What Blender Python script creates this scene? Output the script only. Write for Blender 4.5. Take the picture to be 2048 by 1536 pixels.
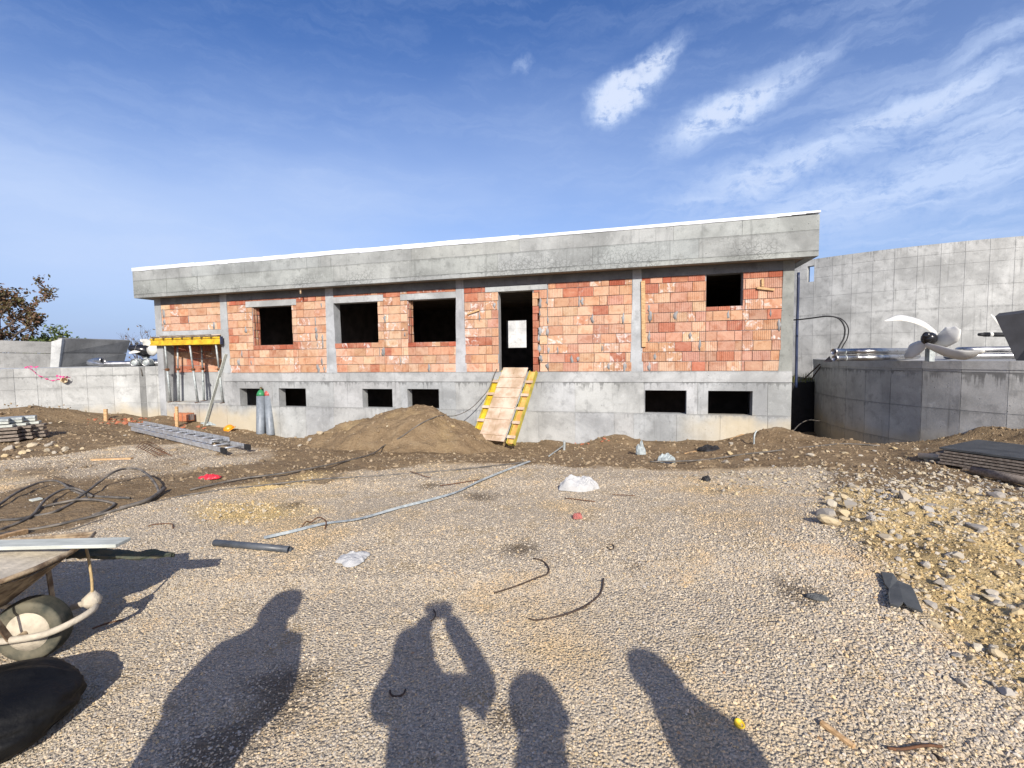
import bpy, bmesh, math, random
import numpy as np
from mathutils import Vector, Matrix, Euler
R = math.radians
random.seed(7); rng = np.random.default_rng(7)
for o in list(bpy.data.objects): bpy.data.objects.remove(o)
scene = bpy.context.scene
COL = scene.collection

# ------------------------------------------------------------------ camera
F = 918.0; PITCH = R(3.463); ROLL = R(-0.742); YAW = R(15.44); EYE = 1.75; D = 11.9
cam = bpy.data.cameras.new("camera"); cam.sensor_width = 36; cam.lens = F / 2048 * 36
cam.clip_start = 0.02; cam.clip_end = 2500
cam_o = bpy.data.objects.new("camera", cam); COL.objects.link(cam_o)
def ray(px, py):
    """direction through a point of the 2048 x 1536 photograph, in world space"""
    a, b = px - 1024, py - 768
    x = a * math.cos(ROLL) + b * math.sin(ROLL); y = -a * math.sin(ROLL) + b * math.cos(ROLL)
    X, Z = x / F, -y / F
    return np.array([X, math.cos(PITCH) + Z * math.sin(PITCH), -math.sin(PITCH) + Z * math.cos(PITCH)])
fwd = Vector(ray(1024, 768)).normalized()
rx = (Vector(ray(1025, 768)) - Vector(ray(1024, 768))).normalized()
up = rx.cross(fwd)
m = Matrix((rx, up, -fwd)).transposed().to_4x4(); m.translation = (0, 0, EYE)
cam_o.matrix_world = m
scene.camera = cam_o

# ------------------------------------------------------------------ sun, sky, exposure
SUN_EL = R(29.2); SUN_AZ = R(-9.57)          # heading of the light over the ground, from +Y towards +X
LDIR = Vector((math.sin(SUN_AZ) * math.cos(SUN_EL), math.cos(SUN_AZ) * math.cos(SUN_EL), -math.sin(SUN_EL)))
sl = bpy.data.lights.new("sun", "SUN"); sl.energy = 5.0; sl.angle = R(0.53); sl.color = (1.0, 0.94, 0.85)
so = bpy.data.objects.new("sun", sl); COL.objects.link(so)
so.rotation_euler = LDIR.to_track_quat('-Z', 'Y').to_euler(); so.location = (6, -20, 20)
scene.view_settings.view_transform = 'Standard'; scene.view_settings.look = 'None'
scene.view_settings.exposure = 0.30; scene.view_settings.gamma = 1.0
try: scene.view_settings.use_curve_mapping = False
except Exception: pass
scene.cycles.max_bounces = 6; scene.cycles.diffuse_bounces = 3; scene.cycles.use_denoising = True

class NB:
    """small node-graph builder"""
    def __init__(s, tree): s.t = tree; s.L = tree.links
    def put(s, sock, v):
        if v is None: return
        if isinstance(v, bpy.types.NodeSocket): s.L.new(v, sock)
        else:
            try: sock.default_value = v
            except Exception:
                sock.default_value = (v[0], v[1], v[2], 1.0) if hasattr(v, '__len__') else (v,) * len(sock.default_value)
    def n(s, typ, props=None, **inp):
        nd = s.t.nodes.new(typ)
        for k, v in (props or {}).items(): setattr(nd, k, v)
        for k, v in inp.items():
            key = int(k[1:]) if k[0] == 'i' and k[1:].isdigit() else k.replace('_', ' ')
            s.put(nd.inputs[key], v)
        return nd
    def m(s, op, a, b=None, c=None, clamp=False):
        nd = s.n('ShaderNodeMath', {'operation': op, 'use_clamp': clamp}, i0=a)
        if b is not None: s.put(nd.inputs[1], b)
        if c is not None: s.put(nd.inputs[2], c)
        return nd.outputs[0]
    def mix(s, fac, a, b, blend='MIX'):
        nd = s.t.nodes.new('ShaderNodeMix'); nd.data_type = 'RGBA'; nd.blend_type = blend
        s.put(nd.inputs[0], fac); s.put(nd.inputs[6], a); s.put(nd.inputs[7], b)
        return nd.outputs[2]
    def noise(s, vec, scale, detail=4, rough=0.55, dist=0.0):
        return s.n('ShaderNodeTexNoise', None, Vector=vec, Scale=scale, Detail=detail, Roughness=rough, Distortion=dist).outputs[0]
    def ss(s, v, a, b, lo=0.0, hi=1.0):
        return s.n('ShaderNodeMapRange', {'interpolation_type': 'SMOOTHSTEP'}, i0=v, i1=a, i2=b, i3=lo, i4=hi).outputs[0]
    def ramp(s, fac, stops, mode='LINEAR'):
        nd = s.t.nodes.new('ShaderNodeValToRGB'); s.put(nd.inputs[0], fac)
        cr = nd.color_ramp; cr.interpolation = mode
        while len(cr.elements) < len(stops): cr.elements.new(0.5)
        for e, (p, c) in zip(cr.elements, stops): e.position = p; e.color = (*c, 1)
        return nd.outputs[0]
    def mapv(s, vec, loc=(0, 0, 0), rot=(0, 0, 0), sc=(1, 1, 1)):
        return s.n('ShaderNodeMapping', None, Vector=vec, Location=loc, Rotation=rot, Scale=sc).outputs[0]

# ---- the sky
SKY_STR = 0.086
wd = bpy.data.worlds.new("World"); scene.world = wd; wd.use_nodes = True
wd.node_tree.nodes.clear(); w = NB(wd.node_tree)
sky = w.n('ShaderNodeTexSky', {'sky_type': 'NISHITA', 'sun_disc': False, 'sun_elevation': SUN_EL,
          'sun_rotation': math.pi + SUN_AZ, 'altitude': 300.0, 'air_density': 1.0, 'dust_density': 1.7, 'ozone_density': 2.2}).outputs[0]
tc = w.n('ShaderNodeTexCoord').outputs['Generated']
sx = w.n('ShaderNodeSeparateXYZ', None, i0=tc)
dx, dy, dz = sx.outputs
az = w.m('MULTIPLY', w.m('ARCTAN2', dx, dy), 180 / math.pi)
el = w.m('MULTIPLY', w.m('ARCSINE', dz), 180 / math.pi)
ae = w.n('ShaderNodeCombineXYZ', None, i0=az, i1=el, i2=0.0).outputs[0]
# flat cloud layer coordinates
hz = w.m('ADD', w.m('MAXIMUM', dz, 0.0), 0.10)
lay = w.n('ShaderNodeCombineXYZ', None, i0=w.m('DIVIDE', dx, hz), i1=w.m('DIVIDE', dy, hz), i2=0.3).outputs[0]

wn1 = w.noise(ae, 0.16, 6, 0.62); wn2 = w.noise(w.mapv(ae, (31, 7, 0)), 0.16, 6, 0.62)
wn3 = w.noise(w.mapv(ae, (5, 3, 0)), 0.7, 5, 0.65)
waz = w.m('ADD', az, w.m('MULTIPLY', w.m('SUBTRACT', wn1, 0.5), 7.0))
wel = w.m('ADD', el, w.m('MULTIPLY', w.m('SUBTRACT', wn2, 0.5), 4.0))
wav = w.n('ShaderNodeCombineXYZ', None, i0=waz, i1=wel, i2=0.0).outputs[0]
def blob(cx, cy, a, b, rot, k, soft):
    v = w.n('ShaderNodeMapping', {'vector_type': 'TEXTURE'}, Vector=wav, Location=(cx, cy, 0), Rotation=(0, 0, R(rot)), Scale=(a, b, 1)).outputs[0]
    r = w.n('ShaderNodeVectorMath', {'operation': 'LENGTH'}, i0=v).outputs['Value']
    return w.ss(r, 1.0 + soft, 1.0 - soft, 0.0, k)
# streaks of thin cloud, drawn out along the wind, all round the sky
streak = w.noise(w.mapv(wav, (0, 0, 0), (0, 0, R(-14)), (0.045, 0.34, 1)), 1.0, 7, 0.62, 0.4)
fine = w.noise(w.mapv(wav, (3, 9, 0), (0, 0, R(-20)), (0.16, 0.7, 1)), 1.0, 6, 0.66, 0.6)
veil_n = w.noise(w.mapv(ae, (0, 0, 0), (0, 0, R(12)), (0.02, 0.07, 1)), 1.0, 4, 0.5, 0.3)
dens = None
for args in [(13.6, 27.9, 3.6, 2.1, 20, 0.95, 0.5), (17.2, 29.9, 3.0, 1.5, 25, 0.85, 0.6), (25.0, 24.9, 6.6, 1.7, 17, 0.80, 0.65), (30.5, 26.6, 4.0, 1.0, 12, 0.6, 0.8), (40.5, 21.3, 8.0, 1.3, 6, 0.64, 0.75),
             (29.5, 18.4, 8.5, 1.9, 10, 0.62, 0.8), (38, 14.5, 15, 3.0, 5, 0.50, 0.85), (46, 18.3, 9, 1.5, 6, 0.52, 0.8), (1.8, 31.4, 1.0, 0.5, 30, 0.40, 0.9),
             (46, 24.3, 3.5, 0.6, 14, 0.35, 0.9), (-62, 22, 7, 2.2, 12, 0.7, 0.6), (-98, 30, 9, 2.5, 20, 0.7, 0.6), (75, 27, 8, 2.4, 10, 0.8, 0.5),
             (110, 20, 9, 2.0, 10, 0.7, 0.6), (150, 33, 9, 2.6, 15, 0.7, 0.6), (-150, 25, 10, 2.2, 15, 0.7, 0.6)]:
    b_ = blob(*args); dens = b_ if dens is None else w.m('MAXIMUM', dens, b_)
dens = w.m('MULTIPLY', dens, w.ss(w.m('ADD', w.m('MULTIPLY', wn3, 0.55), w.m('MULTIPLY', fine, 0.55)), 0.34, 0.60, 0.12, 1.0))
# the cirrus field is densest towards the north-east and fades to a milky veil in the west
east = w.ss(az, 8.0, 42.0)
lowb = w.ss(el, 24.0, 13.0)
cir = w.m('MULTIPLY', w.ss(w.m('ADD', w.m('MULTIPLY', streak, 0.6), w.m('MULTIPLY', fine, 0.4)), 0.42, 0.68), w.m('ADD', 0.14, w.m('MULTIPLY', east, w.m('ADD', 0.26, w.m('MULTIPLY', lowb, 0.35)))))
west = w.ss(az, 30.0, -30.0)
band = w.m('MULTIPLY', w.ss(w.m('ADD', el, w.m('MULTIPLY', az, -0.10)), 36.0, 17.0), w.ss(el, 2.0, 10.0))
veil = w.m('MULTIPLY', w.m('MULTIPLY', band, w.m('ADD', 0.34, w.m('MULTIPLY', west, 0.56))), w.ss(veil_n, 0.25, 0.7, 0.45, 1.0))
tot = w.m('ADD', w.m('ADD', w.m('MULTIPLY', cir, 0.8), veil), w.m('MULTIPLY', dens, 0.95), None, True)
hsv = w.n('ShaderNodeHueSaturation', None, Hue=0.508, Saturation=1.26, Value=1.16, Color=sky).outputs[0]
hsv = w.mix(1.0, hsv, (1.36, 1.24, 1.34), 'MULTIPLY')
low = w.mix(w.ss(el, 16.0, 1.0, 0.0, 0.80), hsv, (3.3, 4.7, 8.0))
skycol = w.mix(w.m('MULTIPLY', tot, 0.92), low, (5.4, 6.7, 9.4))
skycol = w.mix(w.ss(w.m('MULTIPLY', dens, 1.0), 0.40, 1.0, 0.0, 0.50), skycol, (8.4, 8.8, 9.8))
bg = w.n('ShaderNodeBackground', None, Color=skycol, Strength=SKY_STR)
w.n('ShaderNodeOutputWorld', None, Surface=bg.outputs[0])

# ------------------------------------------------------------------ helpers
U = np.array([math.cos(YAW), -math.sin(YAW), 0]); NN = np.array([math.sin(YAW), math.cos(YAW), 0])
E0 = np.array([0, 0, EYE])
def gp(px, py, z=0.0):
    d = ray(px, py); return E0 + d * ((z - EYE) / d[2])
def dp(px, py, depth):
    d = ray(px, py); return E0 + d * (depth / d[1])
def wp(px, py, o=0.0):
    """(s, z) on the plane of the front wall, o metres behind it"""
    d = ray(px, py); O = np.array([0, D, EYE]) + NN * o
    P = E0 + d * (((O - E0) @ NN) / (d @ NN))
    return float((P - O) @ U), float(P[2])
def w2(s, n): return (U * s + NN * n + np.array([0, D, 0]))[:2]

_lat = np.random.default_rng(3).random((256, 256))
def vnoise(x, y):
    xi = np.floor(x).astype(int); yi = np.floor(y).astype(int); fx = x - xi; fy = y - yi
    fx = fx * fx * (3 - 2 * fx); fy = fy * fy * (3 - 2 * fy)
    g = lambda a, b: _lat[a % 256, b % 256]
    return (g(xi, yi) * (1 - fx) + g(xi + 1, yi) * fx) * (1 - fy) + (g(xi, yi + 1) * (1 - fx) + g(xi + 1, yi + 1) * fx) * fy
def fbm(x, y, s, o=4):
    x = np.asarray(x, float); y = np.asarray(y, float); t = 0; a = 0.5
    for i in range(o): t = t + a * (vnoise(x * s + 17.3 * i, y * s + 9.1 * i) - 0.5); s *= 2.03; a *= 0.5
    return t

def tag(o, label=None, cat=None, group=None, kind=None):
    if label: o['label'] = label
    if cat: o['category'] = cat
    if group: o['group'] = group
    if kind: o['kind'] = kind
    return o
def empty(name, loc=(0, 0, 0), rz=0.0):
    o = bpy.data.objects.new(name, None); COL.objects.link(o); o.empty_display_size = 0.2
    o.location = loc; o.rotation_euler = (0, 0, rz); return o
def link(name, me, mat=None, parent=None, smooth=False):
    o = bpy.data.objects.new(name, me); COL.objects.link(o)
    if mat is not None and not me.materials: me.materials.append(mat)
    if smooth: me.polygons.foreach_set('use_smooth', [True] * len(me.polygons))
    if parent is not None: o.parent = parent
    return o
class MB:
    """collects shapes and links them as one mesh object"""
    def __init__(s): s.v = []; s.f = []
    def add(s, vs, fs):
        b = len(s.v); s.v.extend([tuple(map(float, q)) for q in vs]); s.f.extend([tuple(i + b for i in f) for f in fs]); return s
    def box(s, x0, x1, y0, y1, z0, z1):
        return s.add([(x0, y0, z0), (x1, y0, z0), (x1, y1, z0), (x0, y1, z0), (x0, y0, z1), (x1, y0, z1), (x1, y1, z1), (x0, y1, z1)],
                     [(0, 3, 2, 1), (4, 5, 6, 7), (0, 1, 5, 4), (1, 2, 6, 5), (2, 3, 7, 6), (3, 0, 4, 7)])
    def beam(s, a, b, w_, h_, upv=(0, 0, 1)):
        """bar of section w x h from a to b"""
        a = Vector(a); b = Vector(b); d = (b - a).normalized(); upv = Vector(upv)
        if abs(d.dot(upv)) > 0.98: upv = Vector((0, 1, 0))
        sx = d.cross(upv).normalized() * w_ / 2; sz = sx.normalized().cross(d).normalized() * h_ / 2
        P = [a - sx - sz, a + sx - sz, a + sx + sz, a - sx + sz, b - sx - sz, b + sx - sz, b + sx + sz, b - sx + sz]
        return s.add(P, [(0, 1, 2, 3), (7, 6, 5, 4), (0, 4, 5, 1), (1, 5, 6, 2), (2, 6, 7, 3), (3, 7, 4, 0)])
    def tube(s, pts, r, seg=8, cap=True, hollow=0.0):
        pts = [Vector(p) for p in pts]; n = len(pts); rr = r if hasattr(r, '__len__') else [r] * n
        t = (pts[1] - pts[0]).normalized(); nrm = t.orthogonal().normalized(); rings = []
        for i, p in enumerate(pts):
            d = (pts[min(i + 1, n - 1)] - pts[max(i - 1, 0)])
            d = d.normalized() if d.length > 1e-9 else t
            nrm = (nrm - d * nrm.dot(d)); nrm = nrm.normalized() if nrm.length > 1e-6 else d.orthogonal().normalized(); bi = d.cross(nrm)
            rings.append([p + (nrm * math.cos(2 * math.pi * k / seg) + bi * math.sin(2 * math.pi * k / seg)) * rr[i] for k in range(seg)])
        V = [q for ring in rings for q in ring]; Fc = []
        for i in range(n - 1):
            for k in range(seg):
                Fc.append((i * seg + k, i * seg + (k + 1) % seg, (i + 1) * seg + (k + 1) % seg, (i + 1) * seg + k))
        if hollow:
            b = len(V)
            for e, (i, j) in enumerate(((0, 1), (n - 1, n - 2))):
                c = pts[i]; inw = (pts[j] - pts[i]).normalized() * min(0.5, (pts[-1] - pts[0]).length * 0.3)
                V += [c + (q - c) * (1 - hollow) for q in rings[i]]; V += [c + (q - c) * (1 - hollow) + inw for q in rings[i]]
                o = b + e * 2 * seg; ro = 0 if e == 0 else (n - 1) * seg
                for k in range(seg):
                    k2 = (k + 1) % seg
                    Fc += [(ro + k, o + k, o + k2, ro + k2), (o + k, o + seg + k, o + seg + k2, o + k2)]
                Fc.append(tuple(o + seg + k for k in range(seg)))
        elif cap:
            Fc.append(tuple(range(seg))[::-1]); Fc.append(tuple((n - 1) * seg + k for k in range(seg)))
        return s.add(V, Fc)
    def lathe(s, prof, seg=20, origin=(0, 0, 0), axis=None):
        """revolve (r, h) pairs"""
        o = Vector(origin); ax = Vector(axis or (0, 0, 1)).normalized(); e1 = ax.orthogonal().normalized(); e2 = ax.cross(e1)
        V = [o + ax * h + (e1 * math.cos(2 * math.pi * k / seg) + e2 * math.sin(2 * math.pi * k / seg)) * r for r, h in prof for k in range(seg)]
        Fc = [(i * seg + k, i * seg + (k + 1) % seg, (i + 1) * seg + (k + 1) % seg, (i + 1) * seg + k) for i in range(len(prof) - 1) for k in range(seg)]
        Fc.append(tuple(range(seg))[::-1]); Fc.append(tuple((len(prof) - 1) * seg + k for k in range(seg)))
        return s.add(V, Fc)
    def prism(s, poly, z0, z1):
        n = len(poly)
        return s.add([(x, y, z0) for x, y in poly] + [(x, y, z1) for x, y in poly],
                     [tuple(range(n))[::-1], tuple(range(n, 2 * n))] + [(i, (i + 1) % n, n + (i + 1) % n, n + i) for i in range(n)])
    def mesh(s, name, fix=True):
        me = bpy.data.meshes.new(name); me.from_pydata(s.v, [], s.f); me.update()
        if fix:
            bm = bmesh.new(); bm.from_mesh(me); bmesh.ops.recalc_face_normals(bm, faces=bm.faces); bm.to_mesh(me); bm.free()
        return me
    def build(s, name, mat, parent=None, smooth=False, bevel=0.0, color=None, fix=True):
        me = s.mesh(name, fix)
        if bevel:
            bm = bmesh.new(); bm.from_mesh(me)
            bmesh.ops.bevel(bm, geom=list(bm.edges), offset=bevel, segments=1, affect='EDGES'); bm.to_mesh(me); bm.free()
        o = link(name, me, mat, parent)
        if smooth: me.polygons.foreach_set('use_smooth', [True] * len(me.polygons))
        if color: o.color = (*color, 1)
        return o
def smooth_path(pts, k=6):
    """Catmull-Rom through the points"""
    P = [Vector(p) for p in pts]; P = [P[0] * 2 - P[1]] + P + [P[-1] * 2 - P[-2]]; out = []
    for i in range(1, len(P) - 2):
        for j in range(k):
            t = j / k; a, b, c, d = P[i - 1], P[i], P[i + 1], P[i + 2]
            out.append(0.5 * ((2 * b) + (c - a) * t + (2 * a - 5 * b + 4 * c - d) * t * t + (3 * b - a - 3 * c + d) * t ** 3))
    out.append(P[-2]); return out
def tiles(s0, s1, z0, z1, holes):
    """rectangles that fill s0..s1 x z0..z1 outside the holes"""
    xs = sorted({s0, s1, *[min(max(v, s0), s1) for h in holes for v in (h[0], h[1])]})
    out = []
    for a, b in zip(xs, xs[1:]):
        if b - a < 1e-4: continue
        c = (a + b) / 2; spans = [(z0, z1)]
        for h in holes:
            if h[0] < c < h[1]:
                spans = [q for lo, hi in spans for q in ((lo, min(hi, h[2])), (max(lo, h[3]), hi)) if q[1] - q[0] > 1e-4]
        out += [(a, b, lo, hi) for lo, hi in spans]
    return out

# ------------------------------------------------------------------ materials
def material(name, disp=None):
    mt = bpy.data.materials.new(name); mt.use_nodes = True; mt.node_tree.nodes.clear(); b = NB(mt.node_tree)
    p = b.n('ShaderNodeBsdfPrincipled'); b.n('ShaderNodeOutputMaterial', None, Surface=p.outputs[0])
    pos = b.n('ShaderNodeNewGeometry').outputs['Position']; return mt, b, p, pos
def bump(b, p, h, dist, strength=1.0, normal=None):
    nd = b.n('ShaderNodeBump', None, Strength=strength, Distance=dist, Height=h)
    if normal is not None: b.put(nd.inputs['Normal'], normal)
    b.put(p.inputs['Normal'], nd.outputs[0]); return nd.outputs[0]
def simple(name, col, rough=0.6, metal=0.0, var=0.25, scale=9.0, bmp=0.0, spec=0.5, col2=None, tint=False, stretch=(1, 1, 1)):
    mt, b, p, pos = material(name)
    tcv = b.n('ShaderNodeTexCoord').outputs['Object']
    nz = b.noise(b.mapv(tcv, (0, 0, 0), (0, 0, 0), stretch), scale, 5, 0.6)
    c2 = col2 or tuple(c * (1 - var) for c in col); c1 = tuple(min(1, c * (1 + var * 0.5)) for c in col)
    c = b.mix(b.ss(nz, 0.32, 0.68), c2, c1)
    if tint: c = b.mix(1.0, c, b.n('ShaderNodeObjectInfo').outputs['Color'], 'MULTIPLY')
    b.put(p.inputs['Base Color'], c)
    b.put(p.inputs['Roughness'], b.ss(nz, 0.2, 0.8, max(0.03, rough - 0.12), min(1, rough + 0.12)))
    p.inputs['Metallic'].default_value = metal; p.inputs['Specular IOR Level'].default_value = spec
    if bmp: bump(b, p, nz, bmp)
    return mt

def concrete(name, base, mud=None, streaks=0.5, tint=True, drips=(), crackle=None, ends=None, apart=0.0):
    """formwork concrete: cloudy tone, drips, pits and patches of cement; mud = height below which it is splashed"""
    mt, b, p, pos = material(name)
    oi = b.n('ShaderNodeObjectInfo')
    off = b.n('ShaderNodeVectorMath', {'operation': 'SCALE'}, i0=(3.1 * apart, 5.7 * apart, 2.3 * apart)); b.put(off.inputs['Scale'], oi.outputs['Random'])
    v = b.n('ShaderNodeVectorMath', {'operation': 'ADD'}, i0=pos, i1=off.outputs[0]).outputs[0]
    big = b.noise(v, 0.9, 5, 0.62, 0.4); mid = b.noise(v, 4.5, 5, 0.65, 0.2); fin = b.noise(v, 38, 4, 0.7)
    strk = b.noise(b.mapv(v, (0, 0, 0), (0, 0, 0), (9, 9, 0.55)), 1.0, 5, 0.62)
    c = b.mix(b.ss(big, 0.3, 0.7), tuple(x * 0.66 for x in base), tuple(x * 1.12 for x in base))
    c = b.mix(b.ss(mid, 0.50, 0.72, 0, 0.6), c, tuple(x * 0.5 for x in base))
    c = b.mix(b.ss(mid, 0.42, 0.22, 0, 0.5), c, tuple(min(1, x * 1.4) for x in base))
    c = b.mix(b.m('MULTIPLY', b.ss(strk, 0.55, 0.78), streaks), c, tuple(x * 0.42 for x in base))
    c = b.mix(b.ss(b.noise(b.mapv(v, (4, 1, 2)), 1.7, 6, 0.7), 0.60, 0.72, 0, 0.35), c, (base[0] * 0.62, base[1] * 0.6, base[2] * 0.58))
    pit = b.n('ShaderNodeTexVoronoi', {'feature': 'F1'}, Vector=v, Scale=13.0); pk = b.m('MULTIPLY', b.ss(pit.outputs['Distance'], 0.14, 0.05), b.ss(b.noise(v, 2.2, 3), 0.52, 0.62))
    c = b.mix(b.m('MULTIPLY', pk, 0.75), c, (0.06, 0.06, 0.06))
    c = b.mix(b.ss(fin, 0.35, 0.65, 0.0, 0.16), c, tuple(x * 0.45 for x in base))
    if mud is not None:
        z = b.n('ShaderNodeSeparateXYZ', None, i0=pos).outputs[2]
        edge = b.m('ADD', z, b.m('MULTIPLY', b.m('SUBTRACT', b.noise(pos, 0.8, 5, 0.6), 0.5), 1.5))
        km = b.ss(edge, mud + 0.28, mud - 0.25, 0, 0.68)
        if ends:
            al = b.n('ShaderNodeVectorMath', {'operation': 'DOT_PRODUCT'}, i0=pos, i1=tuple(U)).outputs['Value']
            al = b.m('ADD', al, b.m('MULTIPLY', b.m('SUBTRACT', b.noise(pos, 0.6, 3), 0.5), 2.0))
            km = b.m('MULTIPLY', km, b.m('MAXIMUM', b.ss(al, ends[1] - .8, ends[1] + .6), b.ss(al, ends[0] + .8, ends[0] - .6)))
        c = b.mix(km, c, (0.50, 0.42, 0.28))
    zz = b.n('ShaderNodeSeparateXYZ', None, i0=pos).outputs[2]
    for zt_, ln, st in drips:                           # grout and rain run down from a joint
        d_ = b.m('SUBTRACT', zt_, zz); col_ = b.noise(b.mapv(pos, (0, 0, 0), (0, 0, 0), (13, 13, 0.25)), 1.0, 3, 0.6)
        reach = b.m('MULTIPLY', b.m('MULTIPLY', b.ss(col_, 0.38, 0.80), b.ss(b.noise(pos, 3.0, 5, 0.7), 0.30, 0.65)), ln * 1.3)
        k_ = b.m('MULTIPLY', b.m('MULTIPLY', b.ss(d_, -0.004, 0.008), b.ss(b.m('DIVIDE', d_, b.m('ADD', reach, 0.025)), 1.05, 0.25)), b.ss(b.noise(pos, 1.6, 5, 0.65), 0.36, 0.58, 0.2, 1.0))
        c = b.mix(b.m('MULTIPLY', k_, st), c, tuple(x * 0.30 for x in base))
    if crackle:                                         # honeycombed skin above the lower edge
        vc = b.n('ShaderNodeTexVoronoi', {'feature': 'DISTANCE_TO_EDGE'}, Vector=b.n('ShaderNodeVectorMath', {'operation': 'ADD'}, i0=pos, i1=b.n('ShaderNodeVectorMath', {'operation': 'SCALE'}, i0=b.n('ShaderNodeTexNoise', None, Vector=pos, Scale=9.0).outputs['Color'], Scale=0.12).outputs[0]).outputs[0], Scale=11.0).outputs['Distance']
        kb = b.m('MULTIPLY', b.ss(b.m('ADD', zz, b.m('MULTIPLY', b.m('SUBTRACT', b.noise(pos, 1.1, 5, 0.65), 0.5), 0.9)), crackle[1], crackle[0]), b.ss(b.noise(pos, 0.7, 3, 0.5), 0.40, 0.55))
        c = b.mix(b.m('MULTIPLY', kb, b.ss(vc, 0.10, 0.02, 0.12, 0.75)), c, tuple(x * 0.40 for x in base))
    if tint: c = b.mix(1.0, c, oi.outputs['Color'], 'MULTIPLY')
    b.put(p.inputs['Base Color'], c); p.inputs['Roughness'].default_value = 0.88; p.inputs['Specular IOR Level'].default_value = 0.3
    h = b.m('ADD', b.m('ADD', b.m('MULTIPLY', mid, 0.6), b.m('MULTIPLY', fin, 0.35)), b.m('MULTIPLY', pk, -1.2))
    bump(b, p, h, 0.012, 0.7); return mt
M = {}
M['conc'] = concrete('cast_concrete', (0.39, 0.40, 0.395), mud=0.12, streaks=0.7, drips=((1.089, 0.34, 0.75), (0.33, 0.22, 0.4)), ends=(-10.6, 1.55))
M['beam'] = concrete('beam_concrete', (0.41, 0.42, 0.415), None, 0.5, drips=((1.344, .06, .5),))
M['roofc'] = concrete('parapet_concrete', (0.335, 0.352, 0.338), None, 0.85, drips=((3.88, 0.07, 0.8), (4.30, 0.10, 0.5)), crackle=(3.92, 4.35))
M['rough'] = concrete('column_concrete', (0.40, 0.415, 0.42), None, 0.5)
M['tank'] = concrete('tank_concrete', (0.46, 0.455, 0.43), mud=-0.02, streaks=0.9, drips=((1.34, 0.45, 0.85), (0.60, 0.15, 0.4), (-.16, .3, .4)))
M['tank2'] = concrete('far_tank_concrete', (0.45, 0.455, 0.44), None, 0.8, drips=((6.15, 0.9, 0.55), (3.5, 0.25, 0.4)))
M['pale'] = concrete('pale_concrete', (0.47, 0.478, 0.465), mud=0.10, streaks=0.55, drips=((1.30, 0.15, 0.7), (.9, .12, .3)))
M['pale2'] = concrete('light_concrete', (0.62, 0.62, 0.60), None, 0.3)
M['shaded'] = concrete('shaded_concrete', (0.25, 0.25, 0.24), None, 0.6)  # darker tone stands in for the shade on the trough sides
M['mortar'] = concrete('mortar', (0.30, 0.30, 0.30), None, 0.2)
M['inside'] = simple('shaded_interior', (0.10, 0.085, 0.075), 0.95, 0, 0.4, 3.0)  # indoor shade put into the colour, so the openings look black
M['dark'] = simple('black_membrane', (0.012, 0.012, 0.013), 0.7, 0, 0.5, 12, 0.01)

def brick_mat():
    mt, b, p, pos = material('hollow_clay_brick'); oi = b.n('ShaderNodeObjectInfo'); rnd = oi.outputs['Random']
    off = b.n('ShaderNodeVectorMath', {'operation': 'SCALE'}, i0=(11.0, 7.0, 13.0)); b.put(off.inputs['Scale'], rnd)
    v = b.n('ShaderNodeVectorMath', {'operation': 'ADD'}, i0=pos, i1=off.outputs[0]).outputs[0]
    n1 = b.noise(v, 5.5, 5, 0.62, 0.5); n2 = b.noise(v, 17, 4, 0.65); n3 = b.noise(b.mapv(v, (5, 5, 5)), 7.0, 5, 0.6, 0.8)
    c0 = oi.outputs['Color']
    dk = b.mix(1.0, c0, (0.80, 0.66, 0.58), 'MULTIPLY'); lt = b.mix(0.45, c0, (0.60, 0.43, 0.29))
    c = b.mix(b.ss(n1, 0.30, 0.55), dk, c0); c = b.mix(b.ss(n1, 0.52, 0.75, 0, 0.7), c, lt)
    c = b.mix(b.ss(n2, 0.55, 0.75, 0, 0.4), c, dk)
    wsel = b.ss(b.m('FRACT', b.m('MULTIPLY', rnd, 7.31)), 0.80, 0.86)
    wk = b.m('MULTIPLY', wsel, b.ss(n3, 0.50, 0.64, 0, 0.85))
    wk2 = b.ss(b.noise(pos, 2.6, 6, 0.72), 0.60, 0.78, 0, 0.5)
    c = b.mix(b.m('MAXIMUM', wk, wk2), c, (0.66, 0.58, 0.54))
    b.put(p.inputs['Base Color'], c); p.inputs['Roughness'].default_value = 0.9; p.inputs['Specular IOR Level'].default_value = 0.25
    # ribbed face: vertical grooves along the wall direction
    loc = b.n('ShaderNodeVectorMath', {'operation': 'DOT_PRODUCT'}, i0=pos, i1=tuple(U)).outputs['Value']
    rib = b.m('SINE', b.m('MULTIPLY', loc, 2 * math.pi / 0.040))
    rsel = b.ss(b.m('FRACT', b.m('MULTIPLY', rnd, 3.77)), 0.25, 0.4)
    h = b.m('ADD', b.m('MULTIPLY', b.m('MULTIPLY', b.ss(rib, -0.6, 0.5), rsel), 0.5), b.m('MULTIPLY', n2, 0.5))
    bump(b, p, h, 0.018, 0.9); return mt
M['brick'] = brick_mat()

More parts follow.
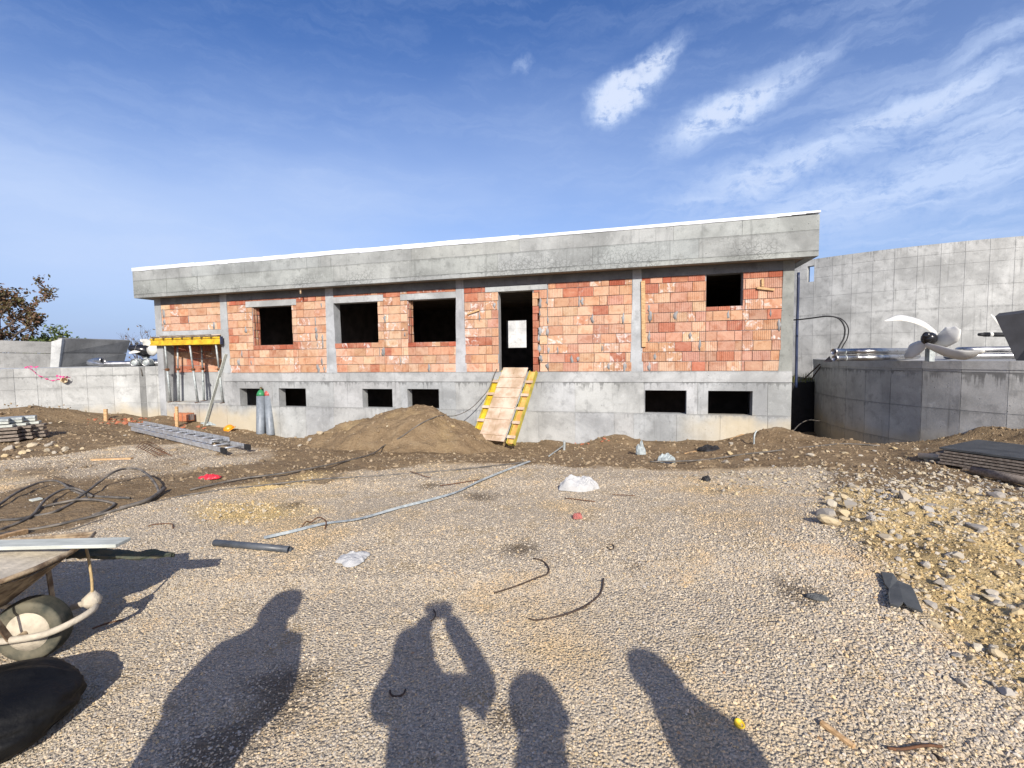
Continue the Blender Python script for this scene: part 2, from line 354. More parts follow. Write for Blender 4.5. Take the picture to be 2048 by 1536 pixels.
def ground_mat():
    mt, b, p, pos = material('site_ground')
    at = b.n('ShaderNodeVertexColor', {'layer_name': 'zones'}); sp = b.n('ShaderNodeSeparateColor', None, Color=at.outputs['Color'])
    grav, yel, wet = sp.outputs
    big = b.noise(pos, 0.55, 5, 0.6); mid = b.noise(pos, 3.0, 5, 0.65); fin = b.noise(pos, 26, 5, 0.72); v2 = b.noise(pos, 90, 3, 0.7)
    vo = b.n('ShaderNodeTexVoronoi', {'feature': 'F1'}, Vector=pos, Scale=62.0, Randomness=1.0)
    cc = b.n('ShaderNodeSeparateColor', None, Color=vo.outputs['Color']).outputs[0]
    gc = b.ramp(cc, [(0.0, (0.40, 0.34, 0.26)), (0.3, (0.53, 0.45, 0.335)), (0.55, (0.62, 0.515, 0.37)), (0.8, (0.56, 0.49, 0.385)), (1.0, (0.67, 0.53, 0.34))])
    gc = b.mix(b.ss(vo.outputs['Distance'], 0.45, 0.85, 0, 0.3), gc, (0.22, 0.18, 0.13))
    gc = b.mix(b.ss(mid, 0.50, 0.70, 0, 0.65), gc, (0.46, 0.34, 0.18))
    gc = b.mix(b.ss(big, 0.50, 0.66, 0, 0.6), gc, (0.56, 0.42, 0.22))
    sc = b.ramp(b.m('ADD', b.m('MULTIPLY', mid, 0.55), b.m('MULTIPLY', fin, 0.45)), [(0.25, (0.115, 0.078, 0.043)), (0.5, (0.235, 0.165, 0.093)), (0.75, (0.35, 0.265, 0.16))])
    sc = b.mix(b.ss(vo.outputs['Distance'], 0.20, 0.10, 0, 0.5), sc, (0.42, 0.38, 0.30))
    yc = b.ramp(b.m('ADD', b.m('MULTIPLY', mid, 0.5), b.m('MULTIPLY', fin, 0.5)), [(0.25, (0.36, 0.25, 0.10)), (0.5, (0.60, 0.445, 0.21)), (0.75, (0.70, 0.56, 0.33))])
    c = b.mix(grav, sc, gc); c = b.mix(yel, c, yc)
    c = b.mix(b.m('MULTIPLY', wet, 0.8), c, (0.085, 0.052, 0.022))
    b.put(p.inputs['Base Color'], c); p.inputs['Roughness'].default_value = 0.95; p.inputs['Specular IOR Level'].default_value = 0.2
    h = b.m('ADD', b.m('MULTIPLY', b.m('MULTIPLY', vo.outputs['Distance'], -1.0), b.m('MULTIPLY', grav, 0.9)), b.m('ADD', b.m('MULTIPLY', fin, 0.9), b.m('ADD', b.m('MULTIPLY', v2, 0.3), b.m('MULTIPLY', b.m('SUBTRACT', 1.0, grav), b.m('MULTIPLY', b.noise(pos, 8.5, 5, 0.7), 2.2)))))
    bump(b, p, h, 0.03, 1.0); return mt
M['ground'] = ground_mat()
def stone_mat(name, stops, sc=30, dust=False):
    mt, b, p, pos = material(name); rnd = b.n('ShaderNodeObjectInfo').outputs['Random']
    tcv = b.n('ShaderNodeTexCoord').outputs['Object']
    n = b.noise(tcv, sc, 4, 0.65)
    c = b.ramp(rnd, stops); c = b.mix(b.ss(n, 0.3, 0.7, 0.0, 0.35), c, (0.30, 0.25, 0.18))
    if dust:                                            # yellow dust lying in patches
        dk = b.m('MAXIMUM', b.ss(b.noise(pos, 0.55, 5, 0.6), 0.48, 0.64, 0, 0.6), b.ss(b.noise(pos, 2.2, 5, 0.65), 0.54, 0.70, 0, 0.55))
        c = b.mix(dk, c, b.mix(0.55, (0.58, 0.42, 0.21), b.mix(1.0, c, (1.25, 0.95, 0.6), 'MULTIPLY')))
    b.put(p.inputs['Base Color'], c); p.inputs['Roughness'].default_value = 0.9; p.inputs['Specular IOR Level'].default_value = 0.25
    bump(b, p, n, 0.01, 0.5); return mt
M['gravel'] = stone_mat('crushed_limestone', [(0, (0.30, 0.27, 0.23)), (0.18, (0.47, 0.415, 0.335)), (0.42, (0.58, 0.49, 0.36)), (0.62, (0.64, 0.525, 0.355)), (0.74, (0.49, 0.46, 0.41)), (0.88, (0.66, 0.48, 0.25)), (0.95, (0.70, 0.63, 0.50)), (1, (0.40, 0.25, 0.13))], 1.2, True)
M['rock'] = stone_mat('pale_limestone', [(0, (0.30, 0.28, 0.25)), (0.3, (0.46, 0.40, 0.29)), (0.6, (0.52, 0.40, 0.21)), (0.8, (0.36, 0.345, 0.32)), (1, (0.52, 0.46, 0.35))], 2.0)
M['clod'] = stone_mat('soil_clod', [(0, (0.14, 0.097, 0.055)), (0.5, (0.23, 0.165, 0.095)), (0.9, (0.31, 0.235, 0.145)), (0.97, (0.34, 0.26, 0.17)), (1, (0.48, 0.42, 0.32))], 1.5)
M['clod2'] = stone_mat('soil_lump', [(0, (0.15, 0.105, 0.06)), (0.6, (0.24, 0.172, 0.10)), (1, (0.33, 0.25, 0.155))], 4)
M['yclod'] = stone_mat('yellow_clod', [(0, (0.38, 0.26, 0.11)), (0.4, (0.56, 0.41, 0.19)), (0.8, (0.64, 0.50, 0.28)), (1, (0.46, 0.42, 0.35))], 1.5)
M['galv'] = simple('galvanised_steel', (0.40, 0.43, 0.42), 0.6, 0.3, 0.25, 14, col2=(0.27, 0.30, 0.30))
M['alu'] = simple('ladder_aluminium', (0.58, 0.60, 0.62), 0.45, 0.7, 0.2, 10)
M['inox'] = simple('stainless_steel', (0.42, 0.42, 0.42), 0.34, 0.95, 0.25, 5, stretch=(1, 1, 1))
M['white'] = simple('white_blade_paint', (0.60, 0.59, 0.54), 0.35, 0, 0.10, 4)
M['black'] = simple('black_plastic', (0.010, 0.010, 0.011), 0.6, 0, 0.4, 8, 0.004)
M['sack'] = simple('black_sack_film', (0.006, 0.006, 0.006), 0.62, 0, 0.4, 5, 0.02, 0.25)
M['hub'] = simple('glossy_black_hub', (0.02, 0.02, 0.022), 0.14, 0.2, 0.2, 6)
M['hose'] = simple('dusty_black_rubber', (0.05, 0.047, 0.043), 0.65, 0, 0.3, 7, col2=(0.16, 0.14, 0.115))
M['bluepipe'] = simple('dark_blue_conduit', (0.018, 0.03, 0.075), 0.45, 0, 0.3, 4)
M['rubber'] = simple('grey_rubber_sheet', (0.042, 0.046, 0.047), 0.75, 0, 0.35, 12, 0.004, col2=(0.075, 0.078, 0.076))
M['wood'] = simple('raw_pine', (0.50, 0.33, 0.17), 0.8, 0, 0.3, 5, 0.002, col2=(0.36, 0.22, 0.10), stretch=(1, 8, 8))
M['owood'] = simple('orange_laminated_wood', (0.60, 0.36, 0.10), 0.7, 0, 0.3, 5, 0.002, col2=(0.46, 0.22, 0.06))
M['oldwood'] = simple('weathered_board', (0.22, 0.185, 0.15), 0.9, 0, 0.35, 5, 0.003, col2=(0.115, 0.09, 0.07), stretch=(1, 7, 7))
M['ply'] = simple('muddy_plywood', (0.56, 0.44, 0.34), 0.85, 0, 0.2, 3.2, 0.002, col2=(0.38, 0.27, 0.17))
M['yellow'] = simple('yellow_formwork_paint', (0.62, 0.40, 0.02), 0.55, 0, 0.3, 6, 0.001)
M['ygreen'] = simple('yellow_girder_paint', (0.40, 0.33, 0.05), 0.6, 0, 0.25, 6, 0.001)
M['orange'] = simple('orange_plastic', (0.80, 0.30, 0.012), 0.4, 0, 0.15, 6)
M['cap'] = simple('yellow_plastic', (0.62, 0.42, 0.02), 0.45, 0, 0.15, 20)
M['gas'] = simple('grey_cylinder_paint', (0.20, 0.225, 0.25), 0.5, 0.05, 0.18, 9)
M['gasgreen'] = simple('green_shoulder_paint', (0.03, 0.22, 0.08), 0.4, 0, 0.2, 9)
M['gasred'] = simple('red_shoulder_paint', (0.42, 0.09, 0.08), 0.4, 0, 0.25, 9)
M['brass'] = simple('brass_valve', (0.25, 0.20, 0.12), 0.4, 0.8, 0.3, 20)
M['rust'] = simple('rusty_steel', (0.16, 0.075, 0.035), 0.85, 0.2, 0.45, 22, 0.002)
M['darkrust'] = simple('dark_rebar', (0.075, 0.05, 0.036), 0.8, 0.3, 0.4, 26, 0.002)
M['cloth'] = simple('white_sack_cloth', (0.42, 0.42, 0.41), 0.85, 0, 0.10, 14, 0.004)
M['greybag'] = simple('grey_green_plastic', (0.30, 0.34, 0.34), 0.5, 0, 0.35, 15, 0.004)
M['rag'] = simple('dark_green_net_cloth', (0.035, 0.05, 0.038), 0.9, 0, 0.5, 16, 0.01, col2=(0.10, 0.085, 0.05))
M['redbag'] = simple('red_snack_wrapper', (0.62, 0.035, 0.05), 0.3, 0, 0.3, 9, 0.003)
M['redrag'] = simple('faded_red_cloth', (0.38, 0.12, 0.10), 0.85, 0, 0.3, 20, 0.004)
M['pink'] = simple('pink_marking_tape', (0.62, 0.05, 0.22), 0.5, 0, 0.25, 12)
M['pvc'] = simple('cream_plastic_pipe', (0.58, 0.46, 0.30), 0.45, 0, 0.12, 8)
M['greypvc'] = simple('dark_grey_plastic_pipe', (0.072, 0.08, 0.09), 0.45, 0, 0.3, 9)
M['tarry'] = simple('dark_shuttering_face', (0.055, 0.058, 0.058), 0.7, 0, 0.35, 3, 0.002)
M['membrane'] = simple('white_roof_membrane', (0.66, 0.69, 0.74), 0.55, 0, 0.05, 4)
M['mortarmud'] = simple('dried_mortar', (0.50, 0.44, 0.34), 0.95, 0, 0.2, 16, 0.01)
M['barrow'] = simple('mortar_caked_steel', (0.36, 0.28, 0.18), 0.9, 0.1, 0.35, 13, 0.012, col2=(0.12, 0.075, 0.042))
M['tyre'] = simple('dusty_tyre', (0.028, 0.032, 0.025), 0.85, 0, 0.4, 9, 0.004, col2=(0.14, 0.125, 0.085))
M['rope'] = simple('straw_rope', (0.40, 0.29, 0.14), 0.95, 0, 0.3, 40, 0.003)
M['plank'] = simple('pale_grey_board', (0.47, 0.49, 0.44), 0.85, 0, 0.2, 4, 0.002, 0.2, stretch=(1, 6, 6))
M['bark'] = simple('brown_bark', (0.10, 0.075, 0.055), 0.9, 0, 0.3, 8, 0.01)
def leaf_mat(name, stops):
    mt, b, p, pos = material(name)
    r = b.n('ShaderNodeNewGeometry').outputs['Random Per Island']
    b.put(p.inputs['Base Color'], b.ramp(r, stops)); p.inputs['Roughness'].default_value = 0.6; p.inputs['Specular IOR Level'].default_value = 0.3
    return mt
M['autumn'] = leaf_mat('autumn_leaves', [(0, (0.06, 0.06, 0.022)), (0.4, (0.12, 0.075, 0.035)), (0.7, (0.15, 0.075, 0.05)), (1, (0.08, 0.085, 0.03))])
M['green'] = leaf_mat('green_leaves', [(0, (0.045, 0.075, 0.02)), (0.6, (0.085, 0.12, 0.035)), (1, (0.14, 0.16, 0.05))])
M['grass'] = leaf_mat('dry_grass', [(0, (0.07, 0.09, 0.025)), (0.5, (0.13, 0.14, 0.04)), (1, (0.30, 0.25, 0.11))])
M['skin'] = simple('skin', (0.50, 0.30, 0.21), 0.5, 0, 0.08, 10)
M['hair'] = simple('dark_hair', (0.03, 0.02, 0.014), 0.6, 0, 0.3, 40, 0.004)
M['jacket'] = simple('navy_jacket', (0.03, 0.04, 0.07), 0.8, 0, 0.2, 30, 0.003)
M['jacket2'] = simple('grey_jacket', (0.14, 0.14, 0.14), 0.8, 0, 0.2, 30, 0.003)
M['trousers'] = simple('dark_trousers', (0.035, 0.035, 0.045), 0.85, 0, 0.2, 30, 0.003)
M['shoe'] = simple('black_shoe_leather', (0.02, 0.018, 0.016), 0.5, 0, 0.2, 20)

# ------------------------------------------------------------------ the ground
ctl = []
for x in np.arange(-9, 10, 2.0):
    for y in (-6, -3, -0.5, 1.2, 3, 5): ctl.append((x, y, 0.0))
for x in (-6, -4.5): ctl += [(x, 7, 0), (x, 9, 0.0)]
for px in (1000, 1060, 1200, 1320, 1420):                       # crest of the gravel pad
    P = dp(px, 927, 7.75); ctl.append(tuple(P))
for px, py in ((760, 935), (880, 925)): ctl.append(tuple(gp(px, py, -0.04)))
for px, py, y in ((1080, 912, 9.4), (1200, 912, 9.2), (1320, 908, 9.2), (1440, 905, 9.0), (1540, 900, 8.7), (1680, 905, 8.0), (1780, 908, 7.7), (1900, 908, 7.2)):
    ctl.append(tuple(dp(px, py, y)))
for px, py in ((321, 830), (400, 848), (450, 858), (540, 868), (570, 877), (640, 880), (760, 884), (900, 887), (1040, 887), (1150, 888), (1215, 880), (1290, 881), (1400, 884), (1460, 880), (1500, 872), (1545, 864), (1580, 862)):
    s, z = wp(px, py, -0.1); q = w2(s, -0.1); ctl.append((q[0], q[1], z))
    q = w2(s, 1.5); ctl.append((q[0], q[1], z))
for px, py, y in ((-150, 836, 12.8), (0, 834, 13.7), (60, 838, 14.1), (140, 836, 14.5), (220, 840, 15.0), (277, 844, 15.3)): ctl.append(tuple(dp(px, py, y)))
for px, py, z in ((60, 905, 0.0), (150, 870, 0.0), (250, 880, -0.02), (360, 890, -0.02), (480, 890, -0.1), (560, 905, -0.15), (640, 915, -0.12)): ctl.append(tuple(gp(px, py, z)))
DC = (14.26, 10.81); DR = 5.98; DA0 = 2.83; DDA = 0.10927
for k, py in ((0, 876), (2, 886), (4, 890), (6, 889), (7, 885), (8, 872)):
    a = DA0 + k * DDA; q = (DC[0] + (DR + .1) * math.cos(a), DC[1] + (DR + .1) * math.sin(a))
    P = dp(1024 + F * q[0] / q[1], py, q[1]); ctl.append((q[0], q[1], P[2]))
for x in (-30, -15, 0, 15, 30):
    for y in (-25, 30, 45): ctl.append((x, y, -0.2))
for y in (-10, 5, 15): ctl += [(-30, y, 0), (30, y, 0)]
ctl = np.array(ctl); 
def _phi(r): return np.where(r > 1e-9, r, 0) ** 1.0
_n = len(ctl); _d = np.hypot(ctl[:, None, 0] - ctl[None, :, 0], ctl[:, None, 1] - ctl[None, :, 1])
_A = np.zeros((_n + 3, _n + 3)); _A[:_n, :_n] = _phi(_d) - np.eye(_n) * 0.03; _A[:_n, _n] = 1; _A[:_n, _n + 1] = ctl[:, 0]; _A[:_n, _n + 2] = ctl[:, 1]; _A[_n:, :_n] = _A[:_n, _n:].T
_W = np.linalg.solve(_A, np.r_[ctl[:, 2], 0, 0, 0])
def base_z(x, y):
    x = np.asarray(x, float); y = np.asarray(y, float); cx = np.clip(x, -30, 30); cy = np.clip(y, -25, 45)
    z = _W[_n] + _W[_n + 1] * cx + _W[_n + 2] * cy
    for i in range(_n): z = z + _W[i] * np.hypot(cx - ctl[i, 0], cy - ctl[i, 1])
    return z
def inpoly(x, y, poly):
    r = np.zeros(np.shape(x), bool); n = len(poly)
    for i in range(n):
        x0, y0 = poly[i]; x1, y1 = poly[(i + 1) % n]
        c = ((y0 > y) != (y1 > y)) & (x < (x1 - x0) * (y - y0) / (y1 - y0 + 1e-12) + x0); r ^= c
    return r
def wpoly(pts, z=0.0): return [tuple(gp(px, py, z)[:2]) for px, py in pts]
GRAV = [wpoly([(-700, 1300), (-150, 1120), (0, 1082), (230, 1032), (340, 1000), (470, 972), (600, 955), (720, 938), (860, 920), (980, 924), (1060, 925), (1400, 931), (1520, 928)]) + wpoly([(1620, 926), (1690, 945), (1640, 985), (1650, 1050), (1715, 1115), (1745, 1175), (1830, 1235), (1920, 1320), (2010, 1400), (2200, 1520)]) + [(2.6, 0.8), (5, -8), (-9, -8), (-9, 2)],
        wpoly([(-300, 975), (0, 925), (150, 905), (300, 885), (480, 882), (560, 893), (480, 930), (330, 950), (200, 962), (100, 950), (0, 985), (-300, 1050)])]
YEL = [wpoly([(1640, 990), (1760, 1000), (1900, 1010), (2100, 1020), (2500, 1100), (2700, 1500), (2200, 1520), (2010, 1400), (1920, 1320), (1830, 1235), (1745, 1175), (1715, 1115), (1650, 1050)]),
       wpoly([(480, 968), (640, 945), (620, 965), (470, 985)]), wpoly([(380, 1010), (540, 1003), (620, 1015), (560, 1040), (400, 1045)])]
SOFT = [(1040, 1097, 0.16), (1000, 1440, 0.10), (560, 1390, 0.22), (960, 990, 0.2), (1600, 1235, 0.16), (860, 970, 0.18), (440, 1500, 0.2), (1270, 1150, 0.12), (590, 1010, 0.15), (1440, 990, 0.1), (1830, 1180, 0.22), (1930, 1190, 0.2), (1780, 1040, 0.15)]
def zones(x, y):
    wx = x + 0.55 * fbm(x, y, 1.1, 4); wy = y + 0.75 * fbm(x + 40, y + 9, 1.1, 4)
    def soft(polys, r):
        a = 0
        for k in range(6):
            ox, oy = r * math.cos(k * 1.047), r * math.sin(k * 1.047); h = np.zeros(np.shape(x), bool)
            for p in polys: h |= inpoly(wx + ox, wy + oy, p)
            a = a + h / 6.0
        return a
    g = soft(GRAV, 0.10); g = g * np.where((x < -2.6) & (y > 6.3), np.clip(0.72 + 2.2 * fbm(x, y, 1.4, 5), 0.15, 1), 1); yl = soft(YEL, 0.14) * np.clip(1.0 + 1.0 * fbm(x + 3, y, 1.6, 4), 0, 1)
    wet = np.zeros(np.shape(x))
    for px, py, r in SOFT:
        c = gp(px, py, 0); d = np.hypot((x - c[0]), (y - c[1]) * 0.8) / r + 1.6 * fbm(x, y, 5, 3)
        wet = np.maximum(wet, np.clip(1.25 - d, 0, 1) * 0.8)
    wet = np.maximum(wet, np.clip((fbm(x + 11, y + 5, 0.9, 4) - 0.17) * 5, 0, 0.5) * (1 - g))
    return g, yl, wet
RUB_C = gp(1960, 1090, 0.2)[:2]
def mound_soil(x, y):
    c = dp(830, 815, 11.25); dx_ = (x - c[0]); dy_ = (y - c[1])
    # the heap is long towards the left and steep towards the wall
    rx_ = np.where(dx_ < 0, 3.4, 2.55); r = np.hypot(dx_ / rx_, dy_ / np.where(dy_ < 0, 2.2, 1.5))
    r = r + 0.22 * fbm(x, y, 0.8, 3)
    h = (c[2] + 0.58) * np.clip(1.06 - np.sqrt(r * r + .10), 0, None) / 0.744
    h = h + np.where(h > 0, 1, 0) * np.clip(h * 4, 0, 1) * (0.30 * fbm(x, y, 2.6, 6))
    return -0.60 + h * 1.02, r
def rubble_h(x, y):
    dx_ = x - RUB_C[0]; dy_ = y - RUB_C[1]
    r = np.hypot(dx_ / 2.7, dy_ / 2.2); h = 0.34 * np.exp(-(r ** 2) * 1.6)
    return h
def banks(x, y):
    """the little heaps of dug soil along the foot of the walls"""
    t = 0
    for px, py, d_, h, r in ((1545, 860, 9.6, 0.18, 0.8), (2060, 866, 8.4, 0.27, 1.1), (1960, 878, 8.6, 0.12, 0.7), (130, 812, 14.0, 0.35, 1.1), (25, 815, 13.2, 0.40, 0.8), (235, 828, 14.6, 0.16, 0.7), (1225, 868, 11.2, 0.18, 0.5), (1100, 885, 11.4, 0.10, 0.5)):
        c = dp(px, py, d_); rr = np.hypot(x - c[0], y - c[1]) / r; t = t + h * np.exp(-rr * rr * 1.5) * (1 + 1.3 * fbm(x, y, 2.6, 5))
    return t
PIT = w2(7.2, 0.9)
def ground_z(x, y):
    x = np.asarray(x, float); y = np.asarray(y, float)
    z = base_z(x, y) + rubble_h(x, y) + banks(x, y)
    g, yl, wet = zones(x, y)
    z = z + g * (0.06 * fbm(x, y, 1.1, 5)) + (1 - g) * (0.15 * fbm(x, y, 2.1, 6)) + yl * 0.16 * fbm(x, y, 2.4, 6)
    pr = np.hypot((x - PIT[0]) / 0.9, (y - PIT[1]) / 1.3); z = z - 0.9 * np.clip(1.4 - pr, 0, 1)
    mz, mr = mound_soil(x, y)
    return np.maximum(z, np.where(mr < 1.0, mz - 0.08, -9))
def H(x, y):
    x = np.atleast_1d(np.asarray(x, float)); y = np.atleast_1d(np.asarray(y, float))
    mz, mr = mound_soil(x, y); return np.maximum(ground_z(x, y), np.where(mr < 1.05, mz, -9))
def hp(px, py, lift=0.0, far=15.5):
    """point where the line of sight meets the ground"""
    d = ray(px, py); d = d / d[1]; ys = np.r_[np.arange(0.9, 8, 0.03), np.arange(8, far, 0.05)]
    P = E0[None] + d[None] * ys[:, None]; below = P[:, 2] < H(P[:, 0], P[:, 1]) + lift
    i = int(np.argmax(below)) if below.any() else len(ys) - 1
    return P[i]

def axis(lo, hi, step, far, n):
    a = np.arange(lo, hi + 1e-6, step); g = np.geomspace(step * 1.5, far, n)
    return np.r_[lo - g[::-1], a, hi + g]
gx = axis(-11, 11, 0.065, 600, 34); gy = axis(0.6, 15.5, 0.055, 700, 34)
X, Y = np.meshgrid(gx, gy); Z = ground_z(X.ravel(), Y.ravel()); g_, y_, w_ = zones(X.ravel(), Y.ravel())
nx_, ny_ = len(gx), len(gy)
def grid_mesh(name, X, Y, Z, nx, ny, keep=None):
    me = bpy.data.meshes.new(name); V = np.c_[X.ravel(), Y.ravel(), Z]
    i = np.arange((ny - 1) * (nx - 1)); r, c = i // (nx - 1), i % (nx - 1); a = r * nx + c
    Fq = np.c_[a, a + 1, a + nx + 1, a + nx]
    if keep is not None: Fq = Fq[keep[Fq].any(1)]
    me.vertices.add(len(V)); me.vertices.foreach_set('co', V.ravel().astype(np.float32))
    me.loops.add(len(Fq) * 4); me.loops.foreach_set('vertex_index', Fq.ravel().astype(np.int32))
    me.polygons.add(len(Fq)); me.polygons.foreach_set('loop_start', np.arange(0, len(Fq) * 4, 4, dtype=np.int32))
    me.update(calc_edges=True); me.validate(); return me
def paint(me, cols):
    at = me.color_attributes.new('zones', 'FLOAT_COLOR', 'POINT'); at.data.foreach_set('color', cols.astype(np.float32).ravel())
gm = grid_mesh('ground', X, Y, Z, nx_, ny_); paint(gm, np.c_[g_, y_, w_, np.ones_like(g_)])
ground = tag(link('ground', gm, M['ground'], smooth=True), 'gravel and bare soil of the building site', None, None, 'structure')

# the heap of soil in front of the wall
mc = dp(830, 815, 11.25)
ax_ = np.arange(-3.2, 3.2, 0.05); ay_ = np.arange(-2.9, 2.2, 0.05); MX, MY = np.meshgrid(ax_ + mc[0], ay_ + mc[1])
mz, mr = mound_soil(MX.ravel(), MY.ravel())
mm = grid_mesh('soil_heap', MX, MY, mz, len(ax_), len(ay_), (mr < 1.05) & (mz > ground_z(MX.ravel(), MY.ravel()) - 0.15))
paint(mm, np.c_[np.clip(fbm(MX.ravel(), MY.ravel(), 1.2, 3) - 0.25, 0, 1), np.clip((fbm(MX.ravel() + 5, MY.ravel(), 1.1, 4)) * 1.6 - 0.1, 0, 0.18), 0 * mz, np.ones_like(mz)])
heap = tag(link('soil_heap', mm, M['ground'], smooth=True), 'rounded heap of brown soil in front of the basement windows', 'soil heap')

# ------------------------------------------------------------------ stones
def stone_mesh(name, seed, sub=1, flat=0.6):
    r = random.Random(seed); bm = bmesh.new(); bmesh.ops.create_icosphere(bm, subdivisions=sub, radius=0.5)
    for k in range(7):
        n = Vector((r.gauss(0, 1), r.gauss(0, 1), r.gauss(0, 1))).normalized(); lim = r.uniform(0.24, 0.40)
        for v in bm.verts:
            d = v.co.dot(n)
            if d > lim: v.co -= n * (d - lim)
    sx = r.uniform(0.8, 1.25); sy = r.uniform(0.65, 1.0)
    for v in bm.verts: v.co = Vector((v.co.x * sx, v.co.y * sy, v.co.z * flat * r.uniform(0.97, 1.03)))
    me = bpy.data.meshes.new(name); bm.to_mesh(me); bm.free(); return me
def proto_collection(name, mat, n, sub, seed, flat=0.65):
    c = bpy.data.collections.new(name)
    for i in range(n):
        me = stone_mesh(name + '_shape', seed + i, sub, flat * random.uniform(0.8, 1.3)); me.materials.append(mat)
        c.objects.link(bpy.data.objects.new(name + '_shape', me))
    return c
def scatter(name, pts, scl, coll, label, up_tilt=0.5):
    """one object whose points carry instances of the shapes in coll"""
    n = len(pts); me = bpy.data.meshes.new(name); me.vertices.add(n); me.vertices.foreach_set('co', pts.astype(np.float32).ravel())
    a = me.attributes.new('size', 'FLOAT', 'POINT'); a.data.foreach_set('value', scl.astype(np.float32))
    rot = np.c_[rng.normal(0, up_tilt, n), rng.normal(0, up_tilt, n), rng.uniform(0, 6.283, n)]
    a = me.attributes.new('turn', 'FLOAT_VECTOR', 'POINT'); a.data.foreach_set('vector', rot.astype(np.float32).ravel())
    o = tag(link(name, me), label, None, None, 'stuff')
    ng = bpy.data.node_groups.new(name, 'GeometryNodeTree'); b = NB(ng)
    ng.interface.new_socket('Geometry', in_out='INPUT', socket_type='NodeSocketGeometry'); ng.interface.new_socket('Geometry', in_out='OUTPUT', socket_type='NodeSocketGeometry')
    gi = b.n('NodeGroupInput'); go = b.n('NodeGroupOutput')
    ci = b.n('GeometryNodeCollectionInfo', None, Collection=coll, Separate_Children=True, Reset_Children=True)
    na = b.n('GeometryNodeInputNamedAttribute', {'data_type': 'FLOAT_VECTOR'}, Name='turn'); ns = b.n('GeometryNodeInputNamedAttribute', {'data_type': 'FLOAT'}, Name='size')
    er = b.n('FunctionNodeEulerToRotation', None, i0=na.outputs[0])
    ri = b.n('FunctionNodeRandomValue', {'data_type': 'INT'})
    ri.inputs['Min'].default_value = 0
    for s_ in ri.inputs:
        if s_.name == 'Max' and s_.type == 'INT': s_.default_value = len(coll.objects) - 1
        if s_.name == 'Min' and s_.type == 'INT': s_.default_value = 0
    iout = [s_ for s_ in ri.outputs if s_.type == 'INT'][0]
    ip = b.n('GeometryNodeInstanceOnPoints', None, Points=gi.outputs[0], Instance=ci.outputs[0], Pick_Instance=True, Instance_Index=iout, Rotation=er.outputs[0], Scale=ns.outputs[0])
    ng.links.new(ip.outputs[0], go.inputs[0])
    md = o.modifiers.new('scatter', 'NODES'); md.node_group = ng; return o
def sample(n, y0, y1, spread=1.25, power=1.0):
    """random spots over the part of the ground in view, denser close by"""
    y = y0 + (y1 - y0) * rng.random(n) ** power; x = (rng.random(n) * 2 - 1) * (y * spread + 0.5); return x, y
cg = proto_collection('gravel_stone', M['gravel'], 8, 1, 100, 0.5)
P_, S_ = [], []
for n, y0, y1, lo, hi, pw in ((150000, 1.5, 3.6, 0.006, 0.018, 1.0), (12000, 1.5, 4.6, 0.017, 0.030, 1.0), (110000, 3.2, 6.5, 0.010, 0.022, 1.0), (30000, 6.0, 9.5, 0.016, 0.034, 1.0), (9000, 3.6, 9.5, 0.024, 0.042, 1.0), (12000, 7.5, 11.5, 0.022, 0.045, 1.0)):
    x, y = sample(n, y0, y1, 1.25, pw); g, yl, wt = zones(x, y)
    coarse = np.clip((x - 0.6) / 1.6, 0, 1) * np.clip((4.2 - y) / 1.5, 0, 1)      # coarser towards the right foreground
    k = (rng.random(n) < g * (1 - 0.85 * wt) * (1 - 0.8 * yl) * np.clip(0.85 + 1.9 * fbm(x, y, 0.75, 4), 0.3, 1) + 0.03); x, y, coarse = x[k], y[k], coarse[k]
    s = (lo + (hi - lo) * rng.random(len(x)) ** 1.6) * (1 + 0.7 * coarse)
    P_.append(np.c_[x, y, H(x, y) + s * 0.01]); S_.append(s)
scatter('gravel', np.concatenate(P_), np.concatenate(S_), cg, 'pale grey and beige crushed gravel spread over the yard', 0.38)
cr_ = proto_collection('rubble_stone', M['rock'], 7, 1, 300, 0.5)
x, y = sample(60000, 1.6, 9.5, 1.3); g, yl, wt = zones(x, y)
dr = np.hypot((x - RUB_C[0]) / 2.8, (y - RUB_C[1]) / 2.3)
top = np.clip(1.3 - np.hypot((x - gp(1850, 970)[0]) / 2.6, (y - gp(1850, 970)[1]) / 1.2), 0, 1)
k = rng.random(len(x)) < np.clip(0.34 * yl * (0.45 + 2.5 * np.clip(fbm(x + 7, y, 1.0, 3) + .1, 0, 1)) + 0.85 * top * (x > 2), 0, 0.9); x, y = x[k], y[k]
s = 0.015 + 0.072 * rng.random(len(x)) ** 3.4
scatter('rubble', np.c_[x, y, H(x, y) + s * 0.12], s, cr_, 'broken pale limestone rubble covering the mound at the right')
x, y = sample(110000, 1.6, 9.0, 1.3); g, yl, wt = zones(x, y); k = rng.random(len(x)) < np.clip(yl * 1.1, 0, 0.95); x, y = x[k], y[k]; s = 0.009 + 0.035 * rng.random(len(x)) ** 3
scatter('yellow_crumbs', np.c_[x, y, H(x, y)], s, proto_collection('yellow_crumb', M['yclod'], 5, 1, 500, 0.9), 'yellow sandy crumbs on the rubble mound')
x, y = sample(26000, 6.5, 15.4, 1.2); g, yl, wt = zones(x, y)
k = rng.random(len(x)) < np.clip((1 - g) * 0.7 - yl, 0, 1) * np.where(np.abs(fbm(x, y, 1.5, 3)) > 0.05, 1.0, 0.25); x, y = x[k], y[k]; s = 0.015 + 0.075 * rng.random(len(x)) ** 4
scatter('soil_crumbs', np.c_[x, y, H(x, y)], s, proto_collection('soil_crumb', M['clod'], 6, 1, 700, 0.9), 'brown crumbs of dug soil along the walls')
